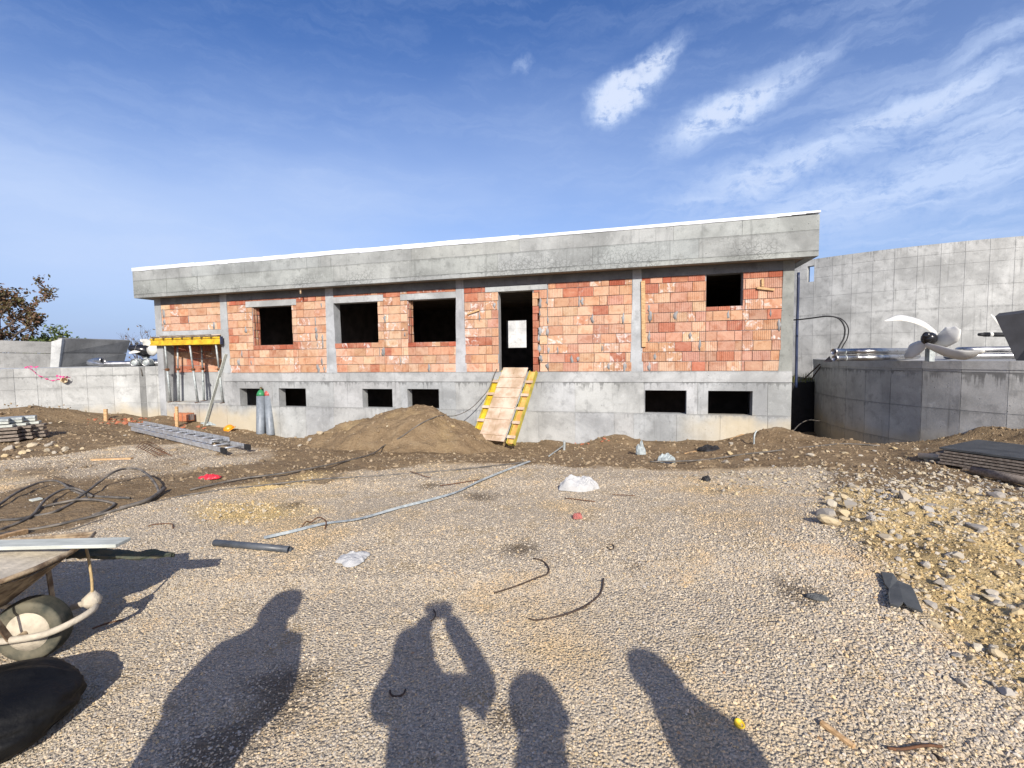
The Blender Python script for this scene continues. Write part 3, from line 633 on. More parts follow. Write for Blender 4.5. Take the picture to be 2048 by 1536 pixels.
x, y = sample(2600, 6.5, 15.4, 1.2); g, yl, wt = zones(x, y); k = rng.random(len(x)) < np.clip((1 - g) * 0.55 - yl, 0, 1); x, y = x[k], y[k]; s = 0.05 + 0.10 * rng.random(len(x)) ** 2
scatter('soil_lumps', np.c_[x, y, H(x, y) - s * .1], s, proto_collection('soil_lump', M['clod2'], 6, 2, 760, 0.8), 'larger clods of brown soil on the dug ground')
# rocks big enough to pick out one by one lie on the ground as its parts
rock_me = [stone_mesh('stone', 900 + i, 2, 0.55) for i in range(7)]
for me in rock_me: me.materials.append(M['rock'])
def rock(px, py, size, parent=None):
    P = hp(px, py); return rock_at(P[0], P[1], P[2], size, parent)
def rock_at(x, y, z, size, parent=None):
    o = bpy.data.objects.new('stone', random.choice(rock_me)); COL.objects.link(o); o.parent = parent or ground
    o.location = (x, y, z + size * 0.12); o.scale = (size * random.uniform(.85, 1.2), size * random.uniform(.8, 1.1), size * random.uniform(.8, 1.1))
    o.rotation_euler = (random.gauss(0, .25), random.gauss(0, .25), random.uniform(0, 6.28)); return o
for px, py, sz in ((1462, 889, .16), (1460, 908, .14), (1452, 926, .17), (1399, 926, .09), (1347, 929, .09), (1495, 922, .13), (1512, 921, .08), (1522, 909, .11), (1530, 902, .1), (1620, 912, .14), (1590, 915, .1), (1655, 905, .12), (1690, 908, .12),
                   (1720, 912, .08), (1790, 898, .13), (1833, 900, .1), (1750, 903, .08), (1560, 918, .1), (1490, 893, .07), (100, 893, .22), (65, 893, .2), (20, 900, .2), (130, 900, .16), (95, 903, .16), (45, 908, .15), (10, 913, .16), (78, 851, .16), (55, 856, .14),
                   (100, 848, .12), (120, 845, .12), (70, 862, .16), (47, 857, .12), (80, 880, .14), (115, 893, .1), (165, 899, .12), (130, 904, .13), (110, 907, .12), (105, 886, .12), (60, 903, .14), (35, 896, .15), (188, 882, .09), (250, 872, .1), (265, 900, .11), (220, 900, .1),
                   (300, 905, .08), (1164, 918, .07), (1025, 922, .09), (1047, 921, .1), (908, 908, .1), (620, 880, .16), (640, 868, .2), (600, 892, .14), (775, 853, .08), (905, 853, .12), (1167, 898, .06), (1340, 893, .06), (1330, 910, .06), (1355, 905, .06), (880, 890, .07), (1770, 1080, .16), (1640, 1285, .06)):
    rock(px, py, sz)
pile = tag(empty('rubble_pile', (*RUB_C, float(H(*RUB_C)[0]) - 0.1)), 'heap of loose yellow and grey limestone blocks at the right edge of the yard', 'rubble heap')
r2 = random.Random(5); cnt = 0
while cnt < 190:
    px = r2.uniform(1625, 2090); py = 935 + 470 * r2.random() ** 1.5
    if px < 1640 + max(0, py - 1020) * 0.75 + (0 if py > 990 else r2.uniform(0, 30)): continue
    if py < 985 and px > 1900 and py < 960: continue
    P = gp(px, py, 0.15); P = (P[0], P[1], float(H(P[0], P[1])[0])); dens_ = 1.0 if py < 1110 else 0.35
    if r2.random() > dens_: continue
    o = rock_at(P[0], P[1], P[2], 0.034 + 0.075 * r2.random() ** 2.6); o.parent = pile; o.matrix_parent_inverse = Matrix.Translation(-pile.location); cnt += 1
for px, py, sz in ((1705, 990, .14), (1660, 1003, .12), (1690, 1020, .16), (1665, 1040, .15), (1700, 1048, .2), (1650, 1070, .2), (1685, 1060, .16), (1660, 1085, .2), (1740, 1085, .14), (1810, 1025, .18), (1830, 1040, .16), (1870, 1050, .2), (1790, 995, .14), (1720, 1000, .1), (1990, 1000, .2), (1945, 985, .15), (2000, 975, .12), (1950, 1115, .14)):
    P = gp(px, py, 0.1); o = rock_at(P[0], P[1], float(H(P[0], P[1])[0]), sz); o.parent = pile; o.matrix_parent_inverse = Matrix.Translation(-pile.location)

# ------------------------------------------------------------------ the building
bld = tag(empty('building_shell', (0, D, 0), -YAW), 'unfinished single-storey brick and concrete building with flat overhanging roof', 'building')
FL, BB, SOF, TOP, BOT = 1.344, 1.089, 3.775, 4.63, -1.5
S = lambda px, py: wp(px, py)[0]
Zw = lambda px, py: wp(px, py)[1]
def rect(x0, y0, x1, y1):
    ym = (y0 + y1) / 2; xm = (x0 + x1) / 2
    return (S(x0, ym), S(x1, ym), Zw(xm, y1), Zw(xm, y0))
SL, SR = -12.07, 6.455
c0 = (SL, S(323, 640)); c1 = (S(440, 610), S(453.5, 610)); c2 = (S(651, 600), S(666.5, 600)); c3 = (S(912, 620), S(928, 620)); c4 = (S(1264.5, 580), S(1283, 580)); c5 = (S(1566, 550), SR)
def part(name, mat, boxes, parent=bld, bevel=0.0, color=None):
    mb = MB()
    for b_ in boxes: mb.box(*b_)
    return mb.build(name, mat, parent, bevel=bevel, color=color)
def tone(lo=0.86, hi=1.1):
    t = random.uniform(lo, hi); return (t * random.uniform(.985, 1.015), t, t * random.uniform(.98, 1.02))
BT = Zw(1240, 558.5)                                       # top of the brickwork
# openings
win1 = rect(505, 612.5, 584.5, 690); win2 = (c2[1], S(756, 650), Zw(710, 686), Zw(710, 605)); win3 = (S(815, 650), c3[0], Zw(865, 684), Zw(865, 598))
door = (S(997, 660), S(1065.5, 660), FL, Zw(1030, 582)); win4 = (S(1412.5, 580), S(1486, 580), Zw(1450, 612.5), BT)
rec = (c0[1], c1[0], Zw(375, 805), Zw(380, 672))
bwins = [rect(480, 777, 528, 812.5), rect(558, 776.75, 612, 814), rect(725, 777.8, 785, 816), rect(815, 778, 878, 818), rect(1290, 780.75, 1373, 827.5), rect(1416, 781.8, 1505, 830.5)]
# basement wall: core with openings, then the cast panels left by the shuttering
core_holes = [(rec[0], rec[1], rec[2], 9)] + bwins
part('basement_wall', M['conc'], [(a, b, 0.010, 0.27, lo, hi) for a, b, lo, hi in tiles(SL, SR, BOT, BB, core_holes)])
zj = [-0.62, 0.325, BB - 0.004]
rows = [(BOT, -0.62, [-12.07, -9.9, -7.6, -5.2, -2.4, 0.4, 2.9, 5.2, SR]),
        (-0.62, 0.33, [SL] + [S(x, 840) for x in (400, 455, 560, 612, 668, 745, 830, 912, 1010, 1077, 1150, 1228, 1267, 1353, 1440, 1535)] + [SR]),
        (0.33, BB - 0.003, [SL, c1[0]] + [S(x, 790) for x in (545, 668, 800, 912, 1035, 1150, 1288, 1395, 1535)] + [SR])]
G = 0.008
for z0, z1, xs in rows:
    for a, b in zip(xs, xs[1:]):
        hs = [h for h in core_holes if h[0] < b and h[1] > a and h[2] < z1 and h[3] > z0]
        rr = tiles(a + G, b - G, z0 + G, z1 - G, hs)
        if rr: part('concrete_panel', M['conc'], [(p, q, 0.0, 0.013, lo, hi) for p, q, lo, hi in rr], color=tone(0.93, 1.06))
part('ring_beam', M['beam'], [(c1[0], SR, -0.008, 0.30, BB, FL)])
part('threshold', M['conc'], [(rec[0], rec[1], 0.27, 1.9, rec[2] - 0.3, rec[2])])
for (a, b), zb in ((c0, BOT), (c1, FL), (c2, FL), (c3, FL), (c4, FL), (c5, FL)):
    mb = MB(); wd_ = 0.05 if zb == FL else 0.0
    zs = np.linspace(zb, SOF - 0.001, 9); L_, R_ = [], []
    for i, z in enumerate(zs):
        k = (1 - i / 8) ** 2 * wd_; j = lambda: random.uniform(-.007, .007)
        L_.append((a - (k if a > SL else 0) + (j() if a > SL else 0), z)); R_.append((b + (k if b < SR else 0) + (j() if b < SR else 0), z))
    poly = L_ + R_[::-1]; n_ = len(poly); f_ = -0.005
    mb.add([(x, f_, z) for x, z in poly] + [(x, 0.29, z) for x, z in poly], [tuple(range(n_)), tuple(range(n_, 2 * n_))[::-1]] + [(i, (i + 1) % n_, n_ + (i + 1) % n_, n_ + i) for i in range(n_)])
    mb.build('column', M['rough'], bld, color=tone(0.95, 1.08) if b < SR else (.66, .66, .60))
part('top_ring_beam', M['rough'], [(c0[1], c5[0], -0.003, 0.28, BT, SOF - 0.001)], color=(.45, .45, .45))  # tint darkened to paint in the shade under the overhang
# lintels
lint = [(S(491, 606), S(592, 606), win1[3], Zw(545, 600.5)), (c2[1], S(766, 598), win2[3], Zw(716, 592)), (S(800, 592), c3[0], win3[3], Zw(855, 586)), (S(970, 576), S(1094, 576), door[3], Zw(1030, 571.5)), (c0[1], c1[0], rec[3], Zw(380, 661))]
for h in lint: part('lintel', M['rough'], [(h[0], h[1], -0.012, 0.27, h[2], h[3])], bevel=0.008, color=tone(1.0, 1.12))
# ---- brickwork, one object per block
BR = dict(tan=(0.55, 0.36, 0.245), org=(0.49, 0.28, 0.175), red=(0.41, 0.165, 0.105), deep=(0.36, 0.11, 0.065), pink=(0.46, 0.26, 0.185))
def bcol(mixn):
    k = random.choices(list(mixn), list(mixn.values()))[0]; c = BR[k]; t = random.uniform(0.88, 1.1)
    return tuple(min(1, v * t * random.uniform(.96, 1.04)) for v in c)
def block_mesh():
    bm = bmesh.new(); bmesh.ops.create_cube(bm, size=1.0)
    bmesh.ops.bevel(bm, geom=list(bm.edges), offset=0.018, segments=1, affect='EDGES')
    me = bpy.data.meshes.new('brick'); bm.to_mesh(me); bm.free(); me.materials.append(M['brick']); return me
BM_ = block_mesh(); nb = 0
def brick(a, b, lo, hi, parent, col, n0=0.0, n1=0.245, jit=1.0):
    global nb; nb += 1
    o = bpy.data.objects.new('brick', BM_); COL.objects.link(o); o.parent = parent
    j = random.uniform(-.007, .007) * jit
    o.location = ((a + b) / 2, (n0 + n1) / 2 + j, (lo + hi) / 2); o.scale = (b - a, n1 - n0, hi - lo)
    o.rotation_euler = (random.gauss(0, .006) * jit, random.gauss(0, .003) * jit, random.gauss(0, .008) * jit); o.color = (*col, 1); return o
COURSE = 0.2307; J = 0.0065
def bay(a, b, z0, z1, holes, lintels, mixn, topmix, extra_low=None):
    """a panel of brickwork between two columns: mortar body and its blocks"""
    obst = [(h[0], h[1], h[2], h[3]) for h in holes] + list(lintels)
    wall = part('brick_wall', M['mortar'], [(p, q, 0.022, 0.235, lo, hi) for p, q, lo, hi in tiles(a, b, z0, z1, obst)])
    zs = [z0]
    while zs[-1] + COURSE < z1 - 0.10: zs.append(zs[-1] + COURSE)
    zs.append(z1); sills = []
    for h in holes:                                        # a row of narrow red bricks under each window
        if h[2] > z0 + 0.3:
            below = max(z for z in zs if z < h[2] - 0.045); sills.append((h[0], h[1], below, h[2]))
    ob2 = obst + sills
    for i, (lo, hi) in enumerate(zip(zs, zs[1:])):
        last = i == len(zs) - 2
        x = a + 0.006; step = random.choice((0.17, 0.38, 0.27)) if i % 2 else 0.38; cuts = [x]
        while x < b - 0.05:
            L_ = step if x == cuts[0] else random.choices((0.375, 0.372, 0.25, 0.185), (8, 6, 1.2, 0.8))[0]
            if last and topmix: L_ *= random.choice((0.5, 0.75, 1.0))
            x = min(b - 0.006, x + L_)
            if b - x < 0.09: x = b - 0.006
            cuts.append(x)
        for p, q in zip(cuts, cuts[1:]):
            m_ = topmix if (last and topmix) else mixn
            for (u, v_, l2, h2) in tiles(p, q, lo, hi, ob2):
                if v_ - u < 0.03 or h2 - l2 < 0.03: continue
                brick(u + J * .6, v_ - J * .6, l2 + J, h2 - J, wall, bcol(m_))
    for s0, s1, lo, hi in sills:
        n = max(2, round((s1 - s0) / 0.24)); w_ = (s1 - s0) / n
        for i in range(n): brick(s0 + i * w_ + .004, s0 + (i + 1) * w_ - .004, lo + J, hi - 0.002, wall, bcol(dict(red=3, deep=1, org=1)), -0.006)
    return wall
LEFTM = dict(tan=6, org=5, red=0.4); MIDM = dict(tan=5, org=5, red=1.4, pink=1.5); RIGHTM = dict(org=4, pink=5, red=1.8, tan=2.4); REDT = dict(red=4, deep=1.5, org=0.8)
wA = bay(c0[1], c1[0], lint[4][3], BT, [], [], dict(tan=5, org=3, red=1.2), None)
wB = bay(c1[1], c2[0], FL, BT, [win1], [lint[0]], LEFTM, REDT)
wC = bay(c2[1], c3[0], FL, BT, [win2, win3], [lint[1], lint[2]], LEFTM, REDT)
jamb = (door[1], S(1079, 660), FL, Zw(1072, 585))
wD = bay(c3[1], c4[0], FL, BT, [door], [lint[3], jamb], MIDM, REDT)
z = FL; i = 0
while z < jamb[3] - 0.06:                                  # toothed red jamb beside the door
    h_ = min(0.185, jamb[3] - z); brick(jamb[0] + .003, jamb[1] - .02 - (0.03 if i % 2 else 0), z + .004, z + h_ - .004, wD, bcol(REDT), -0.012); z += h_; i += 1
wE = bay(c4[1], c5[0], FL, BT, [win4], [], RIGHTM, REDT)
# reveals of the windows: hollow ends of the blocks on the left jambs
for wl, h in ((wB, win1), (wC, win3)):
    for k in range(int((h[3] - h[2]) / COURSE)):
        for j in range(3): brick(h[0] + 0.004 + 0.022 * j, h[0] + 0.022 + 0.022 * j, h[2] + k * COURSE + .01, h[2] + (k + 1) * COURSE - .008, wl, bcol(dict(org=2, red=2)), 0.03 + 0.07 * j, 0.085 + 0.07 * j)
# mortar pressed out of joints and smeared over the blocks
def smears(wall, a, b, z0, z1, n, holes, edges=()):
    mb = MB()
    for _ in range(n):
        s = (random.choice(edges) + random.uniform(-.03, .03)) if edges and random.random() < 0.5 else random.uniform(a + .05, b - .05)
        row = random.randrange(int((z1 - z0) / COURSE)); zc = z0 + (row + random.uniform(.3, .7)) * COURSE
        if any(h[0] - .06 < s < h[1] + .06 and h[2] - .15 < zc < h[3] + .1 for h in holes): continue
        w_ = random.uniform(.02, .045); h_ = random.uniform(.07, .15); V = [(s, -0.010, zc)]; K = 11
        V += [(s + w_ * math.cos(t * 6.283 / K) * random.uniform(.35, 1.5), -0.0065, zc + h_ * math.sin(t * 6.283 / K) * random.uniform(.5, 1.2)) for t in range(K)]
        V += [(q[0], 0.01, q[2]) for q in V[1:]]
        mb.add(V, [(0, 1 + t, 1 + (t + 1) % K) for t in range(K)] + [(1 + t, 1 + K + t, 1 + K + (t + 1) % K, 1 + (t + 1) % K) for t in range(K)])
    if mb.v: tag(mb.build('mortar_smear', M['mortar'], wall, smooth=True), None, None, None, 'stuff')
smears(wA, c0[1], c1[0], lint[4][3], BT, 6, [], (c0[1] + .12,))
smears(wB, c1[1], c2[0], FL, BT, 22, [win1, lint[0]], (c2[0] - .12, c2[0] - .35))
smears(wC, c2[1], c3[0], FL, BT, 16, [win2, win3, lint[1], lint[2]], (win2[1] + .15,))
smears(wD, c3[1], c4[0], FL, BT, 34, [door, lint[3]], (jamb[1] + .03, jamb[1] + .2, c4[0] - .2, jamb[1] + .01))
smears(wE, c4[1], c5[0], FL, BT, 16, [win4], (c4[1] + .2,))
# ---- roof
PF = -0.37; RZ = (SOF - 0.013, TOP)
RL = wp(266, 565, PF)[0]; PR = wp(1638.5, 470, PF)[0]; TOP = (wp(420, 529.5, PF)[1] + wp(1240, 463, PF)[1] + wp(1640, 426, PF)[1]) / 3
print('roof', RL, PR, TOP, SR, SL)
step = wp(1038, 480, PF)[0]
part('roof_slab', simple('shuttered_soffit', (0.30, 0.22, 0.15), 0.9, 0, 0.3, 3), [(RL + .02, PR - .02, PF + 0.05, 7.6, SOF, SOF + 0.22)])
part('parapet', M['roofc'], [(RL, PR, PF + 0.010, PF + 0.20, RZ[0], TOP - .002), (PR - .2, PR, PF + .2, 7.6, RZ[0], TOP - .002), (RL, RL + .2, PF + .2, 7.6, RZ[0], TOP - .002), (RL + .2, PR - .2, 7.4, 7.6, RZ[0], TOP - .002)])
h1, h2, h3 = RZ[0], RZ[0] + 0.115, RZ[0] + (TOP - RZ[0]) * .635
o_ = 1024
def SP(px, py): return wp(px, py, PF)[0]
top_j = [RL] + [SP(x, 520 - (x - 265) * .079) for x in (382, 640, 822, 1038, 1347, 1485)] + [PR]
bot_j = [RL] + [SP(x, 560 - (x - 265) * .07) for x in (394, 667, 822, 995, 1185, 1398)] + [PR]
for zz0, zz1, xs in ((h3, TOP, top_j), (h2, h3, bot_j), (h1, h2, [RL, -6.3, -1.1, 3.4, PR])):
    for a, b in zip(xs, xs[1:]):
        part('concrete_panel', M['roofc'], [(a + (.004 if a > RL else 0), b - (.004 if b < PR else 0), PF, PF + 0.012, zz0 + .0025, zz1 - .0025)], color=tone(0.95, 1.05))
mem = MB(); n_ = 40
for i in range(n_):
    a = RL - .01 + (step - RL + .01) * i / n_; b = RL - .01 + (step - RL + .01) * (i + 1) / n_
    mem.box(a, b, PF - .012 + random.uniform(-.006, .004), PF + .26, TOP - 0.01 + random.uniform(-.008, .006), TOP + 0.10 + random.uniform(-.006, .008))
mem.build('roof_membrane', M['membrane'], bld)
mem = MB(); n_ = 24
for i in range(n_):
    a = step + (PR + .015 - step) * i / n_; b = step + (PR + .015 - step) * (i + 1) / n_; t = max(0, (i - n_ + 4) / 4)
    mem.box(a, b, PF - .012, PF + .26, TOP + 0.004 + .04 * t + random.uniform(0, .004), TOP + 0.075)
mem.build('roof_membrane', M['membrane'], bld)
mb = MB(); s_ = S(613, 580); mb.tube([(s_, -0.25, SOF + .02), (s_, -0.25, SOF - 0.16)], 0.022, 8, hollow=0.3); mb.build('drain_stub', M['pvc'], bld, smooth=True)
# ---- inside: floors, rear wall with its opening, cross walls
ra = wp(1013, 641, 7.0); rb = wp(1053, 695, 7.0); rop = (ra[0], rb[0], rb[1], ra[1])
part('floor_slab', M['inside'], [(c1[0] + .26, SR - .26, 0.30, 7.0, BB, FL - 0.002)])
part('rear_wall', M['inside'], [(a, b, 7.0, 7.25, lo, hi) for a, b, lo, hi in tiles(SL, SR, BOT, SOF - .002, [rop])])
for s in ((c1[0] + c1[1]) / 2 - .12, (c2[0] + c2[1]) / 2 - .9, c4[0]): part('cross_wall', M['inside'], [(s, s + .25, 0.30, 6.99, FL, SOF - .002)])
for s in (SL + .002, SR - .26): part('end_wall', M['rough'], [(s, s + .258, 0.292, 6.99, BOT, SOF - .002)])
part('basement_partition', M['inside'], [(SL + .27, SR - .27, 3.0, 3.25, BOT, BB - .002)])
# ---- recess at the left end: back wall half concrete, half brick
ang = math.atan2(1.5, rec[1] + .1 - rec[0]); Lr = math.hypot(1.5, rec[1] + .1 - rec[0])
rb_w = part('recess_wall', M['mortar'], [(0, Lr, 0.02, 0.2, FL, 3.2)]); rb_c = part('recess_base', M['rough'], [(0, Lr, 0.0, 0.2, rec[2] - .2, FL - .002)], color=(.8, .8, .8))
for o in (rb_w, rb_c): o.location = (rec[0] - .02, 0.34, 0); o.rotation_euler = (0, 0, ang)
for i in range(7):
    x = 0.0; lo = FL + i * COURSE
    while x < Lr - .05:
        L_ = min(.375 if x or i % 2 else .19, Lr - x); brick(x + .004, x + L_ - .004, lo + J, lo + COURSE - J, rb_w, bcol(dict(org=3, red=2)), 0.005, 0.15); x += L_
part('recess_ceiling', M['inside'], [(rec[0], rec[1], 0.28, 2.0, 3.0, 3.2)])
for s in (rec[1] + .002, rec[0] - .25): part('recess_side', M['rough'], [(s, s + .248, 0.29, 2.0, rec[2] - .2, 3.2)])
print('bricks', nb)

def bw(s, n, z):
    """building coordinates to world"""
    q = w2(s, n); return (q[0], q[1], z)
# timber nailed to the wall
def nailed(name, px0, py0, px1, py1, wd_, label):
    a = wp(px0, py0); b = wp(px1, py1); mb = MB(); mb.beam(bw(a[0], -0.03, a[1]), bw(b[0], -0.03, b[1]), wd_, 0.04, tuple(NN)); return tag(mb.build(name, M['wood'], bevel=.004), label, 'board')
nailed('timber_board', 1286, 562, 1287.5, 694, 0.095, 'upright raw timber board fixed to the brickwork beside a concrete column')
nailed('wood_offcut', 936, 628, 959, 620, 0.05, 'short weathered wood scrap stuck slanting on the bricks left of the doorway')
t_ = empty('wood_bracket', bw(*(wp(1530, 578)[0], -0.03, wp(1530, 578)[1]))); tag(t_, 'small T of two wooden slats nailed right of the upper window', 'bracket')
for x0, y0, x1, y1 in ((1513, 576, 1548, 580), (1524.5, 558, 1524.5, 574)):
    a = wp(x0, y0); b = wp(x1, y1); mb = MB(); mb.beam(bw(a[0], -.03, a[1]), bw(b[0], -.03, b[1]), .05, .035, tuple(NN)); o = mb.build('slat', M['wood'], t_, bevel=.003); o.matrix_parent_inverse = Matrix.Translation(-t_.location)

# ------------------------------------------------------------------ concrete tanks round the building
def facet_panels(pts, zr, parent, mat, th=0.010, gap=0.005, tones=None, holes=None):
    """cast panels on the outward side of a run of wall facets; pts run left to right as seen from outside"""
    for i, (p, q) in enumerate(zip(pts, pts[1:])):
        p = Vector((*p, 0)); q = Vector((*q, 0)); d = (q - p); L_ = d.length; d.normalize(); nrm = Vector((d.y, -d.x, 0))
        for k, (z0, z1) in enumerate(zip(zr, zr[1:])):
            hs = [(h[1] * L_, h[2] * L_, h[3], h[4]) for h in (holes or []) if h[0] == i]
            mb = MB()
            for a, b, lo, hi in tiles(gap, L_ - gap, z0 + gap, z1 - gap, hs):
                P = [p + d * a, p + d * b]; V = [P[0] + nrm * th, P[1] + nrm * th, P[1] - nrm * .01, P[0] - nrm * .01]
                mb.add([(v.x, v.y, lo) for v in V] + [(v.x, v.y, hi) for v in V], [(0, 1, 2, 3), (7, 6, 5, 4), (0, 4, 5, 1), (1, 5, 6, 2), (2, 6, 7, 3), (3, 7, 4, 0)])
            if mb.v:
                o = mb.build('concrete_panel', mat, parent); t = (tones[i] if tones else 1) * random.uniform(.97, 1.03); o.color = (t, t, t * .99, 1)
def wall_run(name, pts, z0, z1, th, mat, parent, holes=None):
    mb = MB()
    for i, (p, q) in enumerate(zip(pts, pts[1:])):
        p = Vector((*p, 0)); q = Vector((*q, 0)); d = q - p; L_ = d.length; d.normalize(); nrm = Vector((d.y, -d.x, 0))
        hs = [(h[1] * L_, h[2] * L_, h[3], h[4]) for h in (holes or []) if h[0] == i]
        for a, b, lo, hi in tiles(0, L_, z0, z1, hs):
            e = 0.0; A, B = p + d * a, p + d * b; V = [A, B, B - nrm * th, A - nrm * th]
            mb.add([(v.x, v.y, lo) for v in V] + [(v.x, v.y, hi) for v in V], [(0, 1, 2, 3), (7, 6, 5, 4), (0, 4, 5, 1), (1, 5, 6, 2), (2, 6, 7, 3), (3, 7, 4, 0)])
    return mb.build(name, mat, parent)
# front right: the round tank with equipment on its deck
DECK = 1.55
drum = tag(empty('round_tank', (0, 0, 0)), 'low round concrete tank with streaked facets carrying pipes and a white mixer', 'tank')
dpts = [(DC[0] + DR * math.cos(DA0 + k * DDA), DC[1] + DR * math.sin(DA0 + k * DDA)) for k in range(-9, 22)]
wall_run('tank_wall', dpts, -1.2, DECK - .002, 0.3, M['tank'], drum)
r_top = DECK - 0.20; ROWS = [-1.2, r_top - 1.50, r_top - 0.75, r_top, DECK + .003]
ROWS = [-1.2, -0.16, 0.60, 1.34, DECK + .003]
facet_panels(dpts, ROWS, drum, M['tank'], tones=[1.0] * 9 + [.98, .98, 1.0, 1.0, 1.0, 1.03, 1.03, 1.02] + [1.0] * 14)
mb = MB(); mb.prism([(DC[0] + (DR + .02) * math.cos(t * 2 * math.pi / 57.5 + DA0), DC[1] + (DR + .02) * math.sin(t * 2 * math.pi / 57.5 + DA0)) for t in range(58)][:57], DECK - .16, DECK - .001)
mb.build('deck', M['tank'], drum)
# behind it the tall tank
big = tag(empty('tall_tank', (0, 0, 0)), 'tall curved concrete tank wall with gridded panels and a small square opening', 'tank')
BC = (24.22, 30.2); BRD = 13.47; BA0 = 3.7976; BDA = 0.05317
bp = [(BC[0] + BRD * math.cos(BA0 + k * BDA), BC[1] + BRD * math.sin(BA0 + k * BDA)) for k in range(-7, 30)]
q0 = dp(1790, 495, 1)
def zat(px, py, k):
    """height seen at a point of the wall, at panel joint k"""
    a = BA0 + k * BDA; P = dp(px, py, BC[1] + BRD * math.sin(a)); return float(P[2])
ztop = (zat(1660, 512, 2) + zat(1828, 491, 6) + zat(2019, 475, 10)) / 3
zr = [-0.4] + [(zat(1660, a, 2) + zat(2019, b, 10)) / 2 for a, b in ((708, 704), (670, 659), (628, 613), (591, 566), (552, 519.5))] + [ztop - 0.42, ztop]
hz0, hz1 = zat(1618, 563, 1), zat(1618, 531, 1)
hole = [(7, 0.62, 1.0, hz0, hz1)]
wall_run('tank_wall', bp, -0.4, ztop - .002, 0.30, M['tank2'], big, hole)
facet_panels(bp[4:24], zr, big, M['tank2'], holes=[(3, .62, 1.0, hz0, hz1)])
# the wall seen through the building, and the tank on the left
bw_ = tag(empty('rear_concrete_wall', (0, 0, 0)), 'pale concrete wall seen through the doorway and the rear opening', 'wall')
A_ = w2(-9, 15.5); B_ = w2(6, 15.5); npan = 12
pts = [tuple(A_ + (B_ - A_) * k / npan) for k in range(npan + 1)]
wall_run('wall_core', pts, -0.3, 4.3, .3, M['pale'], bw_); facet_panels(pts, [-0.3, 0.7, 1.7, 2.55, 3.4, 4.302], bw_, M['pale2'])
lt = tag(empty('low_tank', (0, 0, 0)), 'long low pale concrete tank wall left of the building', 'tank')
def at_depth(px, depth): P = dp(px, 735, depth); return (P[0], P[1])
lp = [at_depth(-420, 11.4), at_depth(-300, 11.9), at_depth(-180, 12.5), at_depth(-80, 13.05), at_depth(-20, 13.5), at_depth(26, 13.85), at_depth(72, 14.15), at_depth(120, 14.5), at_depth(172, 14.85), at_depth(225, 15.15), at_depth(278, 15.4), at_depth(290, 15.38), at_depth(312, 15.3), at_depth(340, 15.35)]
LZ = float(dp(140, 735.5, 14.6)[2])
wall_run('tank_wall', lp, -0.8, LZ - .002, .3, M['pale'], lt)
zl = [-0.8, float(dp(140, 811, 14.6)[2]), float(dp(140, 776, 14.6)[2]), float(dp(140, 752, 14.6)[2]), LZ + .003]
facet_panels(lp, zl, lt, M['pale'], tones=[1, 1, 1, 1, 1, 1, .96, 1, .93, 1, .50, .93, .95])
mb = MB(); back = [(p[0] - 7.0 * .2, p[1] + 9) for p in lp]; mb.prism([(p[0], p[1] + .05) for p in lp] + back[::-1], LZ - .2, LZ - .001); mb.build('deck', M['pale'], lt)
# panels of the troughs standing on the two decks
def slab_thing(name, quad, th, mat, label, cat, lines=()):
    """thick slab whose face is the quad (4 world points, counter-clockwise seen from the front)"""
    q = [Vector(p) for p in quad]; n = (q[1] - q[0]).cross(q[3] - q[0]).normalized(); mb = MB()
    mb.add(q + [p - n * th for p in q], [(0, 1, 2, 3), (7, 6, 5, 4), (0, 4, 5, 1), (1, 5, 6, 2), (2, 6, 7, 3), (3, 7, 4, 0)])
    o = mb.build(name, mat); tag(o, label, cat); return o
Yt = 17.0
a, b, c, d = dp(0, 735, 1), 0, 0, 0
def on_deck(px, depth, z): P = dp(px, 730, depth); return Vector((P[0], P[1], z))
zt = float(dp(190, 678, Yt)[2])
tr = tag(empty('concrete_trough', on_deck(110, Yt, LZ)), 'grey concrete trough with sloping end standing on the low tank', 'trough')
def tpart(name, quad, th, mat):
    q = [Vector(p) - tr.location for p in quad]; n = (q[1] - q[0]).cross(q[3] - q[0]).normalized(); mb = MB()
    mb.add(q + [p - n * th for p in q], [(0, 1, 2, 3), (7, 6, 5, 4), (0, 4, 5, 1), (1, 5, 6, 2), (2, 6, 7, 3), (3, 7, 4, 0)]); return mb.build(name, mat, tr)
# side running away on the right of the pale end face; joints at mid height
zm = (LZ + zt) / 2 - 0.02
def P3(px, py, depth): return Vector(dp(px, py, depth))
tpart('side_wall', [P3(119, 735, 17.0), P3(246, 734, 19.5), P3(253, 707, 19.5), P3(122, 706.5, 17.0)], .2, M['shaded'])
tpart('side_wall', [P3(122, 705.5, 17.0), P3(253, 706, 19.5), P3(261, 681, 19.5), P3(125, 677, 17.0)], .2, M['shaded'])
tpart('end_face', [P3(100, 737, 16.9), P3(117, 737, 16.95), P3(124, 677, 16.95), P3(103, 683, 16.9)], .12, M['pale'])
tpart('rear_wall', [P3(-260, 738, 15.6), P3(101, 736, 17.0), P3(102, 707.5, 17.0), P3(-260, 702, 15.6)], .2, M['shaded'])
tpart('rear_wall', [P3(-260, 701, 15.6), P3(102, 706.5, 17.0), P3(103, 684, 17.0), P3(-260, 672, 15.6)], .2, M['shaded'])

